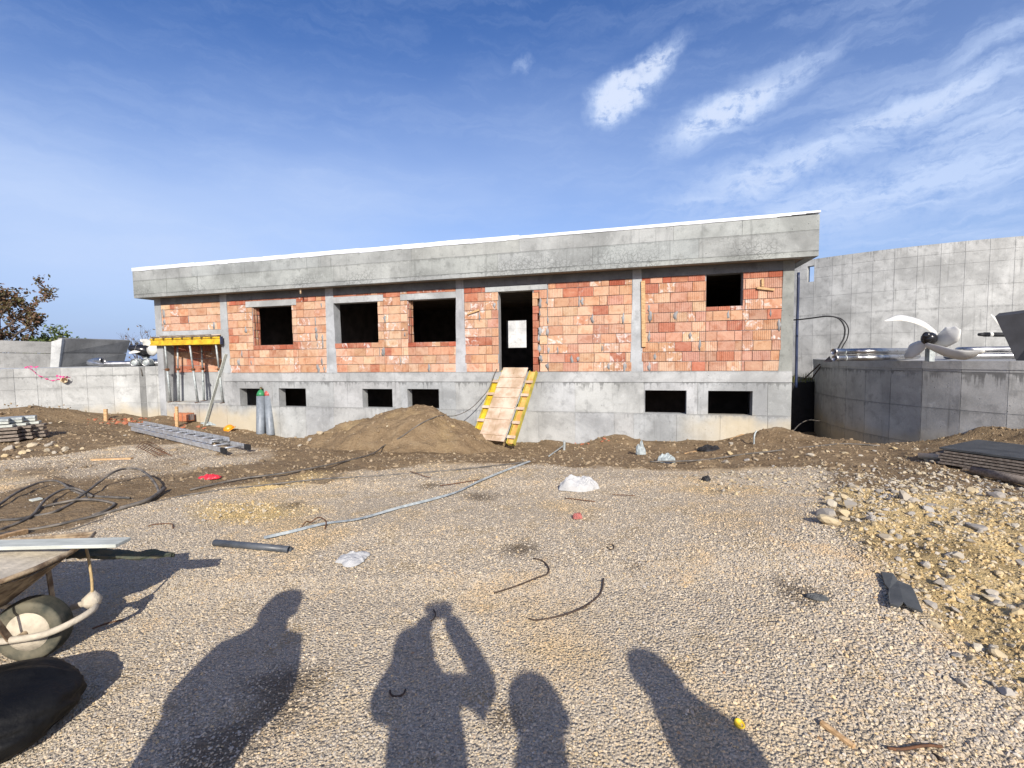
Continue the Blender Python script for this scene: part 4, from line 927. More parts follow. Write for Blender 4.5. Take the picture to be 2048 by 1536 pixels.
# ------------------------------------------------------------------ equipment on the decks
def V3(px, py, depth): return Vector(dp(px, py, depth))
def pipe(name, pts, r, mat, label, cat, group=None, k=6, seg=14, hollow=0.16, smooth=True):
    mb = MB(); mb.tube(smooth_path(pts, k) if k > 1 else pts, r, seg, hollow=hollow)
    o = mb.build(name, mat, smooth=True, fix=True); return tag(o, label, cat, group)
def flat_pipe(name, px0, px1, depth0, depth1, z, r, label, elbow=None, group='stainless pipes lying on the tank decks'):
    a = V3(px0, 710, depth0); b = V3(px1, 710, depth1); a.z = b.z = z; d = (b - a)
    pts = [a, a + d * .03, a + d * .5, b - d * .03, b]
    return pipe(name, pts, r, M['inox'], label, 'pipe', group, 3)
rp = 0.062; zb = DECK + rp + 0.015
def ring_welds(o_name, pts, r, parent):
    for p, q in pts:
        mb = MB(); mb.tube([p, q], r, 14); mb.build(o_name, M['galv'], parent, smooth=True)
# two bent pipes on the right deck, one lying on the other: straight mouth, swan-neck bend, long straight run
def bent(z, label, sh):
    P = [Vector((x + sh * .008, y, 0)) for x, y in ((6.44, 9.2), (6.72, 9.31), (7.0, 9.36), (7.2, 9.28), (7.45, 9.33), (8.1, 9.78), (9.6, 10.9))]
    for p in P: p.z = z
    o = pipe('steel_pipe', P, rp, M['inox'], label, 'pipe', 'stainless pipes lying on the tank decks', 6, 18, 0.14)
    for i in (1, 4):
        d = (P[i + 1] - P[i - 1]).normalized(); mb = MB(); mb.tube([P[i] - d * .012, P[i] + d * .012], rp * 1.03, 18); mb.build('weld_band', M['galv'], o, smooth=True)
    return o
bent(zb, 'lower of two bent stainless pipes stacked on the round tank', 3)
bent(zb + 2 * rp + .006, 'upper bent stainless pipe resting on its twin on the round tank', 0)
ch = MB(); q = V3(1656, 715, 9.45); ch.add([(q.x - .1, q.y, DECK), (q.x + .06, q.y - .05, DECK), (q.x + .06, q.y + .1, DECK), (q.x + .03, q.y, DECK + .12)], [(0, 1, 3), (1, 2, 3), (2, 0, 3), (0, 2, 1)])
tag(ch.build('pipe_chock', M['oldwood']), 'small wooden wedge holding the stacked bent pipes', 'wedge')
for z, x0, lab in ((zb, 1900, 'lower straight stainless pipe behind the big propeller blade'), (zb + .135, 1922, 'upper stainless pipe with rounded elbow end right of the mixer')):
    P = [V3(x0 + 6, 710, 10.6), V3(x0 - 6, 710, 10.2), V3(x0 + 14, 710, 9.9), V3(x0 + 60, 710, 9.75), V3(2080, 710, 9.4), V3(2140, 710, 9.3)]
    for p in P: p.z = z
    pipe('steel_pipe', P, rp, M['inox'], lab, 'pipe', 'stainless pipes lying on the tank decks', 6, 18, .14)
P = [V3(1968, 669, 11.5), V3(2100, 670, 11.3)]; cp_ = pipe('coated_pipe', P, 0.055, M['black'], 'black capped pipe end poking out beside the dark trough', 'pipe', None, 1, 14, 0)
mb = MB(); mb.tube([V3(1978, 669, 11.48), V3(1984, 669, 11.47)], 0.058, 14); mb.build('white_band', M['white'], cp_, smooth=True)
mb = MB(); mb.tube([V3(1957, 669, 11.52), V3(1968, 669, 11.5)], [.035, .05], 12); mb.build('end_cap', M['black'], cp_, smooth=True)
sup = MB(); q = V3(2060, 700, 11.4); sup.box(q.x - .06, q.x + .06, q.y - .06, q.y + .06, DECK - .002, cp_.data.vertices[0].co.z - .05); tag(sup.build('pipe_stand', M['oldwood']), 'stub of timber under the black capped pipe', 'stand')
# dark trough at the right edge, its shade painted into the face colour
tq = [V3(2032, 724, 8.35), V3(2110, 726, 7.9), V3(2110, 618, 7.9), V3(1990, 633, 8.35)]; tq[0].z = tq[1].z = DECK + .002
slab_thing('trough', tq, .14, simple('shaded_trough_face', (0.042, 0.044, 0.052), .8, 0, .3, 3), 'dark slanting side of a trough standing on the round tank at the right edge', 'trough')

def blade(root, pts, widths, up_dirs, parent, thick=0.018):
    """curved propeller blade: centre line points, width at each and the direction of the width"""
    C_ = smooth_path(pts, 5); n = len(C_); W_ = np.interp(np.linspace(0, 1, n), np.linspace(0, 1, len(widths)), widths)
    D_ = [Vector(up_dirs[0]).lerp(Vector(up_dirs[1]), i / (n - 1)).normalized() for i in range(n)]      # the way the face looks
    V, Fc = [], []; K = 7
    for i, c in enumerate(C_):
        t = (C_[min(i + 1, n - 1)] - C_[max(i - 1, 0)]).normalized(); w_ = D_[i].cross(t).normalized(); nn_ = t.cross(w_)
        for side in (1, -1):
            for k in range(K):
                u = k / (K - 1) * 2 - 1; camber = (1 - u * u) * 0.10 * W_[i]
                V.append(c + w_ * u * W_[i] / 2 + nn_ * (camber + side * thick / 2 * (1 - u * u * .8) * (1.4 - i / n)))
    for i in range(n - 1):
        for s_ in range(2):
            for k in range(K - 1):
                a = i * 2 * K + s_ * K + k; f = (a, a + 1, a + 1 + 2 * K, a + 2 * K); Fc.append(f if s_ else f[::-1])
        for k in (0, K - 1):
            a = i * 2 * K + k; b_ = a + K; Fc.append((a, b_, b_ + 2 * K, a + 2 * K))
    for i in (0, n - 1): Fc.append(tuple(i * 2 * K + k for k in range(K)) + tuple(i * 2 * K + K + k for k in range(K))[::-1])
    mb = MB(); mb.add(V, Fc); o = mb.build('blade', M['white'], None, smooth=True); o.parent = root; o.matrix_parent_inverse = Matrix.Translation(-root.location); return o
# big mixer on the round tank
YH = 8.55
hubc = V3(1858, 677, YH); mx = tag(empty('mixer_propeller', hubc), 'large white four-bladed mixer propeller with glossy black hub on the round tank', 'propeller')
def put(mb, name, mat, root, smooth=True):
    o = mb.build(name, mat, None, smooth=smooth); o.parent = root; o.matrix_parent_inverse = Matrix.Translation(-root.location); return o
hax = Vector((-.72, -.68, .12)).normalized(); hub_r = .145
mb = MB(); mb.lathe([(.02, .13), (.055, .125), (.09, .095), (.115, .045), (.122, 0), (.118, -.07), (.085, -.17)], 24, hubc, hax); put(mb, 'hub', M['hub'], mx)
mb = MB(); mb.lathe([(.05, .12), (.058, .135), (.055, .16), (.02, .163)], 16, hubc + Vector((-.02, .02, .045)), hax); put(mb, 'hub_cap', M['hub'], mx)
blade(mx, [V3(1872, 668, 8.62), V3(1845, 648, 8.55), V3(1805, 636, 8.4), V3(1768, 642, 8.3)], [.18, .24, .18, .015], [(-.1, -.75, .65), (0, -.7, .7)], mx)
blade(mx, [V3(1866, 688, 8.58), V3(1886, 680, 8.42), V3(1904, 668, 8.28), V3(1917, 656, 8.2)], [.14, .30, .36, .12], [(-1, .05, -.1), (-1, .08, -.1)], mx)
blade(mx, [V3(1852, 690, 8.55), V3(1885, 702, 8.25), V3(1925, 710, 7.95), V3(1970, 702, 7.7)], [.12, .22, .22, .03], [(-.85, .0, -.5), (-.8, .0, -.6)], mx)
blade(mx, [V3(1852, 689, 8.62), V3(1838, 695, 8.78), V3(1822, 703, 8.95), V3(1810, 713, 9.1)], [.14, .28, .32, .10], [(-.97, .15, .1), (-.97, .15, .2)], mx)
mb = MB(); q = V3(1860, 700, 8.75); mb.box(q.x - .05, q.x + .05, q.y - .05, q.y + .05, DECK - .001, hubc.z - .1); put(mb, 'support_post', M['galv'], mx, False)
# second propeller peeping out behind the trough
h2_ = V3(2040, 690, 10.0); m2 = tag(empty('mixer_propeller', h2_), 'white blade of another mixer propeller half hidden behind the dark trough', 'propeller')
mb = MB(); mb.lathe([(.05, .15), (.13, .05), (.14, -.05), (.08, -.16)], 18, h2_, (-.2, -.95, .1)); put(mb, 'hub', M['hub'], m2)
blade(m2, [h2_, V3(2018, 665, 10.0), V3(1995, 643, 9.9), V3(1981, 628, 9.8)], [.14, .22, .16, .03], [(-.2, -.8, .5), (-.2, -.8, .5)], m2)
blade(m2, [h2_, V3(2062, 704, 9.9), V3(2085, 716, 9.8)], [.14, .26, .05], [(-.2, -.6, -.7), (-.2, -.6, -.7)], m2)
mb = MB(); mb.box(h2_.x - .05, h2_.x + .05, h2_.y, h2_.y + .1, DECK - .001, h2_.z - .1); put(mb, 'support_post', M['galv'], m2, False)
# third propeller on the low tank
YL = 16.6; h3_ = V3(286, 701, YL); m3 = tag(empty('mixer_propeller', h3_), 'white mixer propeller with black hub on the low tank beside the yellow beam', 'propeller')
hx = Vector((-.85, -.45, .25)).normalized()
mb = MB(); mb.lathe([(.04, .42), (.10, .40), (.12, .30), (.20, .12), (.23, -.05), (.20, -.2), (.1, -.3)], 20, h3_, hx); put(mb, 'hub', M['hub'], m3)
mb = MB(); mb.lathe([(.121, .28), (.165, .20)], 20, h3_, hx); put(mb, 'hub_ring', M['white'], m3)
blade(m3, [h3_ + Vector((.15, .1, 0)), V3(303, 693, 16.7), V3(290, 683, 16.6), V3(280, 680, 16.5)], [.25, .36, .28, .14], [(-.1, -.7, .7), (-.1, -.7, .7)], m3)
blade(m3, [h3_ + Vector((.12, .0, 0)), V3(302, 703, 16.4), V3(312, 690, 16.4), V3(320, 668, 16.4)], [.2, .34, .3, .06], [(.1, -.9, -.25), (.1, -.9, -.3)], m3)
blade(m3, [h3_, V3(273, 702, 16.4), V3(258, 706, 16.3)], [.2, .28, .08], [(0, -.6, .7), (0, -.6, .7)], m3)
blade(m3, [h3_ + Vector((.2, .2, 0)), V3(312, 708, 17.2), V3(330, 705, 17.4)], [.2, .3, .1], [(0, -.6, .7), (0, -.6, .7)], m3)
mb = MB(); mb.box(h3_.x, h3_.x + .12, h3_.y, h3_.y + .12, LZ - .001, h3_.z - .1); put(mb, 'support_post', M['galv'], m3, False)
rl = .125
for i, (x0, lab) in enumerate(((267, 'left of two pipe mouths facing the yard on the low tank'), (290, 'right pipe mouth facing the yard on the low tank beside the column'))):
    a = V3(x0, 723, 16.0); a.z = LZ + rl + .01; b_ = a + Vector((-.45, 2.6, 0))
    o = pipe('steel_pipe', [a, a.lerp(b_, .5), b_], rl, M['inox'], lab, 'pipe', 'stainless pipes lying on the tank decks', 3, 20, .2)
    for k in (0.02, .06, .10):
        p = a.lerp(b_, k); d = (b_ - a).normalized(); mb = MB(); mb.tube([p - d * .02, p + d * .02], rl * 1.10, 20); mb.build('flange', M['galv'], o, smooth=True)
P = [V3(206, 722, 15.9), V3(192, 722, 16.0), V3(180, 726, 16.1), V3(186, 730, 16.0), V3(205, 731, 16.0), V3(260, 731, 16.2), V3(330, 731, 16.5)]
for i, p in enumerate(P): p.z = LZ + (.10 if i > 3 else .22 if i < 2 else .16)
pipe('steel_pipe', P, .095, M['inox'], 'bent stainless pipe with double elbow lying on the low tank', 'pipe', 'stainless pipes lying on the tank decks', 6, 16, .16)
# pipe stub and pink tape on the low tank
def lt_depth(px): return float(np.interp(px, [-80, -20, 26, 72, 120, 172, 225, 278], [13.05, 13.5, 13.85, 14.15, 14.5, 14.85, 15.15, 15.4]))
def L3(px, py, off=0.03): return V3(px, py, lt_depth(px) - off)
st = L3(127, 760, 0.0); ax = (st - Vector(E0)); ax = Vector((ax.x - 4, ax.y, 0)).normalized(); mb = MB(); mb.tube([st - ax * .16, st + ax * .12], .085, 16, hollow=.2); tag(mb.build('pipe_stub', M['pvc'], smooth=True), 'cream pipe stub sticking out of the low tank wall under pink tape', 'pipe')
def ribbon(name, pts, w_, mat, label, cat, wob=0.02):
    P = smooth_path(pts, 5); V, Fc = [], []
    for i, p in enumerate(P):
        o = Vector((0, 0, w_ / 2 * (0.6 + .5 * math.sin(i * 1.7)))); j = Vector((0, random.uniform(-wob, 0), random.uniform(-wob, wob))); V += [p + o + j, p - o + j]
    for i in range(len(P) - 1): Fc.append((2 * i, 2 * i + 1, 2 * i + 3, 2 * i + 2))
    mb = MB(); mb.add(V, Fc); o = mb.build(name, mat); md = o.modifiers.new('thick', 'SOLIDIFY'); md.thickness = .004; return tag(o, label, cat)
ribbon('marking_tape', [L3(56, 735), L3(64, 739), L3(74, 748), L3(92, 757), L3(108, 760.5), L3(122, 758)], .035, M['pink'], 'thin pink tape trailing down the face of the low tank', 'tape')
ribbon('marking_tape', [L3(113, 751, .12), L3(122, 753, .2), L3(130, 755, .2), L3(141, 755, .05)], .07, M['pink'], 'crumpled pink tape bundle above the pipe stub', 'tape')
ribbon('marking_tape', [L3(50, 734.5, -.05), L3(64, 733.5, -.05), L3(78, 734.5, -.05)], .05, M['pink'], 'loose pink tape end lying on the rim of the low tank', 'tape')
mb = MB(); mb.tube(smooth_path([L3(281, 734, -.1), L3(282, 738, .02), L3(285, 752, .03)], 4), .02, 8); tag(mb.build('hanging_cable', M['hose'], smooth=True), 'short black cable end hanging over the rim of the low tank', 'cable')
# conduits at the right-hand corner of the building
mb = MB(); mb.tube(smooth_path([V3(1597, 545, 11.2), V3(1596, 600, 11.2), V3(1594, 660, 11.2), V3(1593, 720, 11.2), V3(1592, 775, 11.2)], 5), .030, 10); tag(mb.build('conduit', M['bluepipe'], smooth=True), 'dark blue conduit running upright at the right corner of the building', 'conduit')
for sh, lab in ((0, 'black cable arching from the building corner down to the round tank'), (7, 'second thinner black cable bending beside the first')):
    P = [V3(1583, 640, 11.0), V3(1600, 639, 10.8), V3(1625, 636, 10.6), V3(1655, 632.5, 10.4), V3(1677 + sh * .6, 637, 10.3), V3(1689 + sh, 654, 10.2), V3(1688 + sh, 675, 10.2), V3(1680 + sh, 690, 10.2), V3(1671 + sh, 708, 10.2), V3(1668 + sh, 718, 10.2)]
    P[-1].z = DECK + .01
    if sh: P = P[3:]
    mb = MB(); mb.tube(smooth_path(P, 6), .016 if not sh else .012, 8); tag(mb.build('cable', M['black'], smooth=True), lab, 'cable', 'cables arching over to the round tank')
for px, off, lab in ((1665, 0, 'left thin steel rod leaning behind the round tank'), (1672, .25, 'right thin steel rod leaning behind the round tank')):
    a = V3(1608 + off * 60, 758, 13.2); b_ = V3(1640 + off * 20, 728, 12.75); mb = MB(); mb.tube([a, b_], .018, 6); tag(mb.build('steel_rod', M['darkrust']), lab, 'rod', 'rods leaning behind the round tank')
# bank with black membrane and grass in the gap
qa, qb = V3(1583, 770, 12.6), V3(1645, 770, 13.6); gz = float(V3(1605, 766, 12.9).z)
mb = MB(); mb.add([(qa.x - .6, qa.y, -1.6), (qb.x + .5, qb.y, -1.6), (qb.x + .5, qb.y + .2, gz), (qa.x - .6, qa.y + .2, gz), (qb.x + 1, qb.y + 5, gz + .05), (qa.x - 1, qa.y + 7, gz + .05)], [(0, 1, 2, 3), (3, 2, 4, 5)])
o = mb.build('membrane_bank', M['dark']); md = o.modifiers.new('thick', 'SOLIDIFY'); md.thickness = .03; tag(o, 'bank lined with black membrane in the gap between building and round tank', 'bank')
mb = MB()
for i in range(420):
    t = random.random(); x = qa.x - .3 + (qb.x - qa.x + .7) * t; y = qa.y + (qb.y - qa.y) * t + random.uniform(.15, .9); h_ = random.uniform(.08, .30); a = random.uniform(0, 6.28); l = random.uniform(.02, .14)
    d = Vector((math.cos(a), math.sin(a), 0)); s_ = Vector((-d.y, d.x, 0)) * .006; b0 = Vector((x, y, gz - .02))
    mb.add([b0 - s_, b0 + s_, b0 + d * l * .4 + Vector((0, 0, h_ * .7)) + s_ * .6, b0 + d * l * .4 + Vector((0, 0, h_ * .7)) - s_ * .6, b0 + d * l + Vector((0, 0, h_))], [(0, 1, 2, 3), (3, 2, 4)])
tag(mb.build('grass', M['grass'], fix=False), 'tuft of dry grass at the top of the black bank', None, None, 'stuff')

# ------------------------------------------------------------------ formwork under the lintel
fw = tag(empty('formwork_beam', bw((rec[0] + rec[1]) / 2, -.1, rec[3] - .2)), 'yellow formwork beam carried by props under the left lintel', 'beam')
sA, sB = S(309, 683) - 0.0, S(449, 683); zt_, zl_ = Zw(380, 675.5), Zw(380, 690)
def fpart(mb, name, mat, bevel=0.0):
    o = mb.build(name, mat, None, bevel=bevel); o.parent = fw; o.matrix_world = Matrix.Translation((0, D, 0)) @ Matrix.Rotation(-YAW, 4, 'Z'); return o
bpy.context.view_layer.update()
def frame_parent(o, root):
    """o was built in the building's frame: hang it on root without moving it"""
    o.parent = root; W_ = Matrix.Translation((0, D, 0)) @ Matrix.Rotation(-YAW, 4, 'Z')
    o.matrix_parent_inverse = (Matrix.Translation(root.location) @ root.rotation_euler.to_matrix().to_4x4()).inverted() @ W_
fw.rotation_euler = (0, 0, 0)
def fpart(mb, name, mat, bevel=0.0):
    o = mb.build(name, mat, None, bevel=bevel); frame_parent(o, fw); return o
mb = MB(); mb.box(sA, sB, -.16, -.08, zt_ - .045, zt_); mb.box(sA, sB, -.16, -.08, zl_, zl_ + .045); mb.box(sA, sB, -.135, -.105, zl_ + .045, zt_ - .045); fpart(mb, 'girder', M['yellow'], .004)
mb = MB(); mb.box(sB - .004, sB + .035, -.165, -.075, zl_ - .01, zt_ + .005); fpart(mb, 'end_cap', M['bluepipe'], .004)
mb = MB(); mb.box(rec[0] + .45, rec[1] - .03, .56, .64, zl_, zt_); fpart(mb, 'rear_girder', M['ygreen'])
for x in (318, 338, 356, 375, 395, 414, 433):
    s_ = S(x, 676); mb = MB(); mb.box(s_ - .03, s_ + .03, -.26, .33, zt_ + .001, zt_ + .05); fpart(mb, 'joist', M['oldwood'])
mb = MB(); mb.box(rec[0] + .01, rec[1] - .01, -.04, 1.58, zt_ + .051, zt_ + .075); fpart(mb, 'deck_board', M['ply'])
mb = MB(); mb.box(rec[0] + .01, S(425, 672), -.10, -.05, zt_ + .02, rec[3] + .03); fpart(mb, 'edge_board', M['oldwood'])
props = [((330, 691), (339.5, 806), -.12, .02, 'leftmost'), ((355, 691), (357.5, 804), .24, .22, 'second'), ((379.5, 691), (394, 806), -.12, .02, 'middle'), ((403, 691), (408, 803), .62, .60, 'fourth'), ((432, 691), (444.5, 807), -.12, .02, 'rightmost')]
for (tx, ty), (bx, by), n0, n1, which in props:
    a = wp(tx, ty, n0); b_ = wp(bx, by, n1); zb_ = rec[2]
    A_ = Vector(bw(a[0], n0, zl_ - .006)); B_ = Vector(bw(b_[0], max(n1, .05), zb_ + .008))
    pr = tag(empty('steel_prop', B_), f'{which} of the steel props under the yellow formwork beam' if which not in ('second', 'fourth') else f'{which} steel prop from the left, standing further inside the recess', 'prop', 'steel props in the recess')
    mid_ = A_.lerp(B_, .42)
    for mb, nm, mt_ in ((MB().tube([B_, mid_], .034, 10), 'outer_tube', M['galv']), (MB().tube([mid_, A_], .026, 10), 'inner_tube', M['galv']),
                        (MB().lathe([(.035, -.04), (.06, -.03), (.06, .02), (.04, .04)], 10, mid_, (A_ - B_)), 'collar_nut', M['rust']), (MB().tube([mid_ + Vector((-.09, -.05, .0)), mid_ + Vector((.10, -.06, .01))], .009, 6), 'handle', M['rust']),
                        (MB().box(B_.x - .07, B_.x + .07, B_.y - .07, B_.y + .07, B_.z - .008, B_.z + .001), 'foot_plate', M['rust']), (MB().box(A_.x - .06, A_.x + .06, A_.y - .05, A_.y + .05, A_.z - .004, A_.z + .005), 'head_plate', M['rust'])):
        put(mb, nm, mt_, pr, nm in ('outer_tube', 'inner_tube'))
mb = MB(); a = hp(409, 851); t = Vector(bw(S(455, 708), -.06, Zw(455, 708))); mb.beam(Vector(a) + Vector((0, 0, -.03)), t, .10, .022, (1, -.3, 0)); tag(mb.build('leaning_plank', M['plank'], bevel=.003), 'grey plank leaning against the concrete column beside the recess', 'plank')

# ------------------------------------------------------------------ ramp to the doorway
ra_ = Vector(bw(S(1031, 733), -.02, FL + .05)); rb_ = Vector(hp(982, 884)) + Vector((0, 0, .02))
ramp = tag(empty('plank_ramp', rb_), 'steep plywood ramp on yellow girders leading up to the doorway', 'ramp')
rd = (ra_ - rb_); RLn = rd.length; rd.normalize(); rs = rd.cross(Vector((0, 0, 1))).normalized(); rn = rs.cross(rd).normalized()
if rs.x < 0: rs = -rs
if rn.z < 0: rn = -rn
def rbox(t0, t1, x0, x1, n0, n1):
    P = [rb_ + rd * t + rs * x + rn * n for n in (n0, n1) for x, t in ((x0, t0), (x1, t0), (x1, t1), (x0, t1))]
    return MB().add(P, [(0, 3, 2, 1), (4, 5, 6, 7), (0, 1, 5, 4), (1, 2, 6, 5), (2, 3, 7, 6), (3, 0, 4, 7)])
for side, mt_ in ((-1, M['ygreen']), (1, M['ygreen'])):
    c_ = 0.50 * side; o0 = c_ - .10; o1 = c_ + .10
    mb = MB()
    for (x0, x1, n0, n1) in ((o0, o1, -.135, -.115), (o0, o0 + .022, -.115, -.02), (o1 - .022, o1, -.115, -.02)):
        P = rbox(.0, RLn, x0, x1, n0, n1); mb.add(P.v, P.f)
    put(mb, 'girder', mt_, ramp, False)
    put(rbox(.01, RLn - .01, o0 + .026, o1 - .026, -.08, -.06), 'web', M['yellow'] if side < 0 else M['owood'], ramp, False)
    k = 0; t = .12
    while t < RLn - .05:
        put(rbox(t, t + .075, o0 - .005, o1 + .005, -.018, .004), 'cross_slat', M['ply'], ramp, False); t += .385
mb = MB(); t = .3
npl = 7; tt = np.cumsum([0.26, .62, .47, .44, .42, .46, .42]); tt = np.r_[0, tt]; tt = tt / tt[-1] * (RLn + .06)
for i in range(npl):
    for x0, x1 in ((-.36, -.004), (.004, .36)):
        e = random.uniform(0, .008); put(rbox(tt[i] + .006, tt[i + 1] - .004, x0, x1, .006 + e, .028 + e), 'board', M['ply'], ramp, False)
    if i: put(rbox(tt[i] - .03, tt[i] + .01, -.35, .35, .038, .052), 'tread_cleat', M['ply'], ramp, False)

# ------------------------------------------------------------------ gas cylinders
def gas(px, py, tpx, tpy, shoulder, label):
    b_ = Vector(hp(px, py)); t = V3(tpx, tpy, b_.y + .22); ax = (t - b_); Hh = ax.length; ax.normalize(); r = .118
    g = tag(empty('gas_cylinder', b_), label, 'gas cylinder', 'gas cylinders leaning on the basement wall')
    put(MB().lathe([(r * .96, -.03), (r, 0), (r, Hh * .80)], 22, b_, ax), 'body', M['gas'], g)
    put(MB().lathe([(r, Hh * .80 + .001), (r * .93, Hh * .85), (r * .68, Hh * .905), (r * .36, Hh * .935), (.035, Hh * .94)], 22, b_, ax), 'shoulder', shoulder, g)
    put(MB().lathe([(.034, Hh * .94), (.034, Hh * .965), (.022, Hh * .968), (.022, Hh * .985), (.03, Hh * .987), (.03, Hh)], 12, b_, ax), 'valve', M['brass'], g)
    v = b_ + ax * Hh * .97; put(MB().tube([v, v + Vector((.07, -.03, .01))], .013, 8), 'valve_outlet', M['brass'], g); return g
gas(521, 867, 521.5, 774, M['gasgreen'], 'grey gas cylinder with a green shoulder leaning on the basement wall')
gas(541, 869, 535.5, 773, M['gasred'], 'grey gas cylinder with a red shoulder beside the green-topped one')

# ------------------------------------------------------------------ small things by the wall
def stake(px, py, top, wd_, label):
    b_ = Vector(hp(px, py)); t = V3(px - 1, top, b_.y + .03); mb = MB(); mb.beam(b_ - Vector((0, 0, .1)), t, wd_, wd_ * .6, (0, 1, 0)); tag(mb.build('wooden_stake', M['wood'], bevel=.003), label, 'stake', 'wooden stakes along the left wall')
stake(354, 853, 813, .085, 'tall pale wooden stake standing in front of the recess')
stake(212, 843, 818, .095, 'wooden stake in front of the low tank wall'); stake(259, 843, 836, .07, 'short stump of a wooden stake beside red rubble')
bs = V3(379, 829, 14.6)
for i, (px, lab) in enumerate(((377, 'hollow red brick lying at the foot of the recess, left of its pair'), (391, 'hollow red brick on end beside the first at the foot of the recess'))):
    w_ = .33 if i == 0 else .2; b_ = tag(empty('hollow_brick', bw(S(px, 830), -.24, float(H(*w2(S(px, 830), -.24))[0]) )), lab, 'brick', 'loose hollow bricks by the recess')
    b_.location.z = max(b_.location.z, Zw(px, 836)); b_.rotation_euler = (0, 0, -YAW + .1 * i)
    o = MB().box(-w_ / 2, w_ / 2, -.12, .12, -.06, .19).build('body', M['brick'], b_, bevel=.006); o.color = (.50, .2, .10, 1)
    for k in range(3):
        o = MB().box(w_ / 2 + .001, w_ / 2 + .006, -.10 + .07 * k, -.055 + .07 * k, -.03, .16).build('rib', M['mortar'], b_)
    o = MB().box(-w_ / 2 - .002, -w_ / 2 + .02, -.11, .11, .191, .197).build('top_rib', M['brick'], b_); o.color = (.5, .2, .1, 1)
hc = Vector(hp(459, 861)); hm = tag(empty('hard_hat', hc), 'orange hard hat lying tipped over at the foot of the wall', 'hard hat')
mb = MB(); mb.lathe([(.155, 0), (.15, .05), (.125, .11), (.08, .145), (.02, .155)], 18, hc + Vector((0, 0, .02)), Vector((-.45, -.25, .85))); put(mb, 'shell', M['orange'], hm)
mb = MB(); mb.lathe([(.155, -.005), (.195, -.012), (.19, .004), (.15, .01)], 18, hc + Vector((0, 0, .02)), Vector((-.45, -.25, .85))); put(mb, 'brim', M['orange'], hm)
# red brick rubble at the foot of the left walls: each shard a part of the heap
rb0 = Vector(hp(240, 842)); rr_ = tag(empty('brick_rubble', rb0), 'scatter of broken red brick shards along the foot of the left walls', 'rubble heap')
sh_me = [stone_mesh('shard', 40 + i, 1, .45) for i in range(4)]
Mshard = simple('broken_red_brick', (.42, .15, .07), .95, 0, .35, 20, .004, col2=(.24, .08, .045))
for me in sh_me: me.materials.append(Mshard)
r4 = random.Random(9)
for i in range(90):
    px = r4.choice([r4.uniform(215, 300), r4.uniform(300, 470), r4.uniform(175, 270), r4.uniform(1150, 1260)]) ; py = r4.uniform(838, 850) if px < 300 else (r4.uniform(846, 858) if px < 500 else r4.uniform(876, 890))
    if px > 500 and i % 2: continue
    P = hp(px, py); o = bpy.data.objects.new('shard', r4.choice(sh_me)); COL.objects.link(o); o.parent = rr_; s_ = r4.uniform(.05, .17)
    o.location = Vector(P) - rb0 + Vector((0, 0, s_ * .1)); o.scale = (s_ * 1.3, s_, s_); o.rotation_euler = (r4.gauss(0, .4), r4.gauss(0, .4), r4.uniform(0, 6))
# ladder
la, lb = Vector(hp(443, 909)), Vector(hp(254, 862)); lc = Vector(hp(475, 903)); ldr = tag(empty('ladder', la), 'two-section aluminium ladder lying on the soil', 'ladder')
ld = (lb - la); LL = ld.length; ld.normalize(); lw = (lc - la); lw = lw - ld * lw.dot(ld); W_ = .42; lw = lw.normalized()
if lw.y < 0: lw = -lw
gzf = lambda p: float(H(p.x, p.y)[0])
ups = Vector((0, 0, 1))
def lpt(t, x, z): p = la.lerp(lb, t) + lw * x; return Vector((p.x, p.y, la.z * (1 - t) + lb.z * t + z))
for x, z, t0, t1, nm in ((0, .09, -.02, .93, 'rail'), (W_, .09, -.02, .93, 'rail'), (.05, .18, .10, 1.0, 'upper_rail'), (W_ - .05, .18, .10, 1.0, 'upper_rail')):
    put(MB().beam(lpt(t0, x, z), lpt(t1, x, z), .028, .085), nm, M['alu'], ldr, False)
for k in range(11):
    t = .02 + k * .087; put(MB().tube([lpt(t, 0, .09), lpt(t, W_, .09)], .017, 8), 'rung', M['alu'], ldr)
    t2 = .14 + k * .082; put(MB().tube([lpt(t2, .05, .18), lpt(t2, W_ - .05, .18)], .017, 8), 'rung', M['alu'], ldr)
for x in (0, W_): put(MB().beam(lpt(-.035, x, .085), lpt(.0, x, .085), .04, .10), 'foot', M['black'], ldr, False)
# rusty mesh by the ladder
P0 = Vector(hp(296, 910)); rm = MB()
for k in range(11):
    px = 272 + k * 4.6; A_ = Vector(hp(px, 898 + k * 1.6)); B_ = Vector(hp(px + 26, 884 + k * 3)); rm.tube([A_ + Vector((0, 0, .03)), A_.lerp(B_, .5) + Vector((0, 0, .07)), B_ + Vector((0, 0, .02))], .006, 5)
for k in range(4):
    A_ = Vector(hp(276 + k * 9, 897 - k * 3)); B_ = Vector(hp(312 + k * 6, 918 - k * 4)); rm.tube([A_ + Vector((0, 0, .04)), B_ + Vector((0, 0, .05))], .006, 5)
tag(rm.build('wire_mesh', M['rust']), 'scrap of rusty reinforcing wire in the gravel near the ladder', 'wire mesh')
def lying(name, p0, p1, w_, h_, mat, label, cat, group=None, lift=None):
    A_ = Vector(hp(*p0)); B_ = Vector(hp(*p1)); L_ = Vector((0, 0, h_ / 2 if lift is None else lift)); mb = MB(); mb.beam(A_ + L_, B_ + L_, w_, h_); return tag(mb.build(name, mat, bevel=min(.004, h_ * .2)), label, cat, group)
lying('timber_lath', (184, 921), (264, 918.5), .07, .03, M['wood'], 'pale wooden lath lying on the left gravel', 'lath')
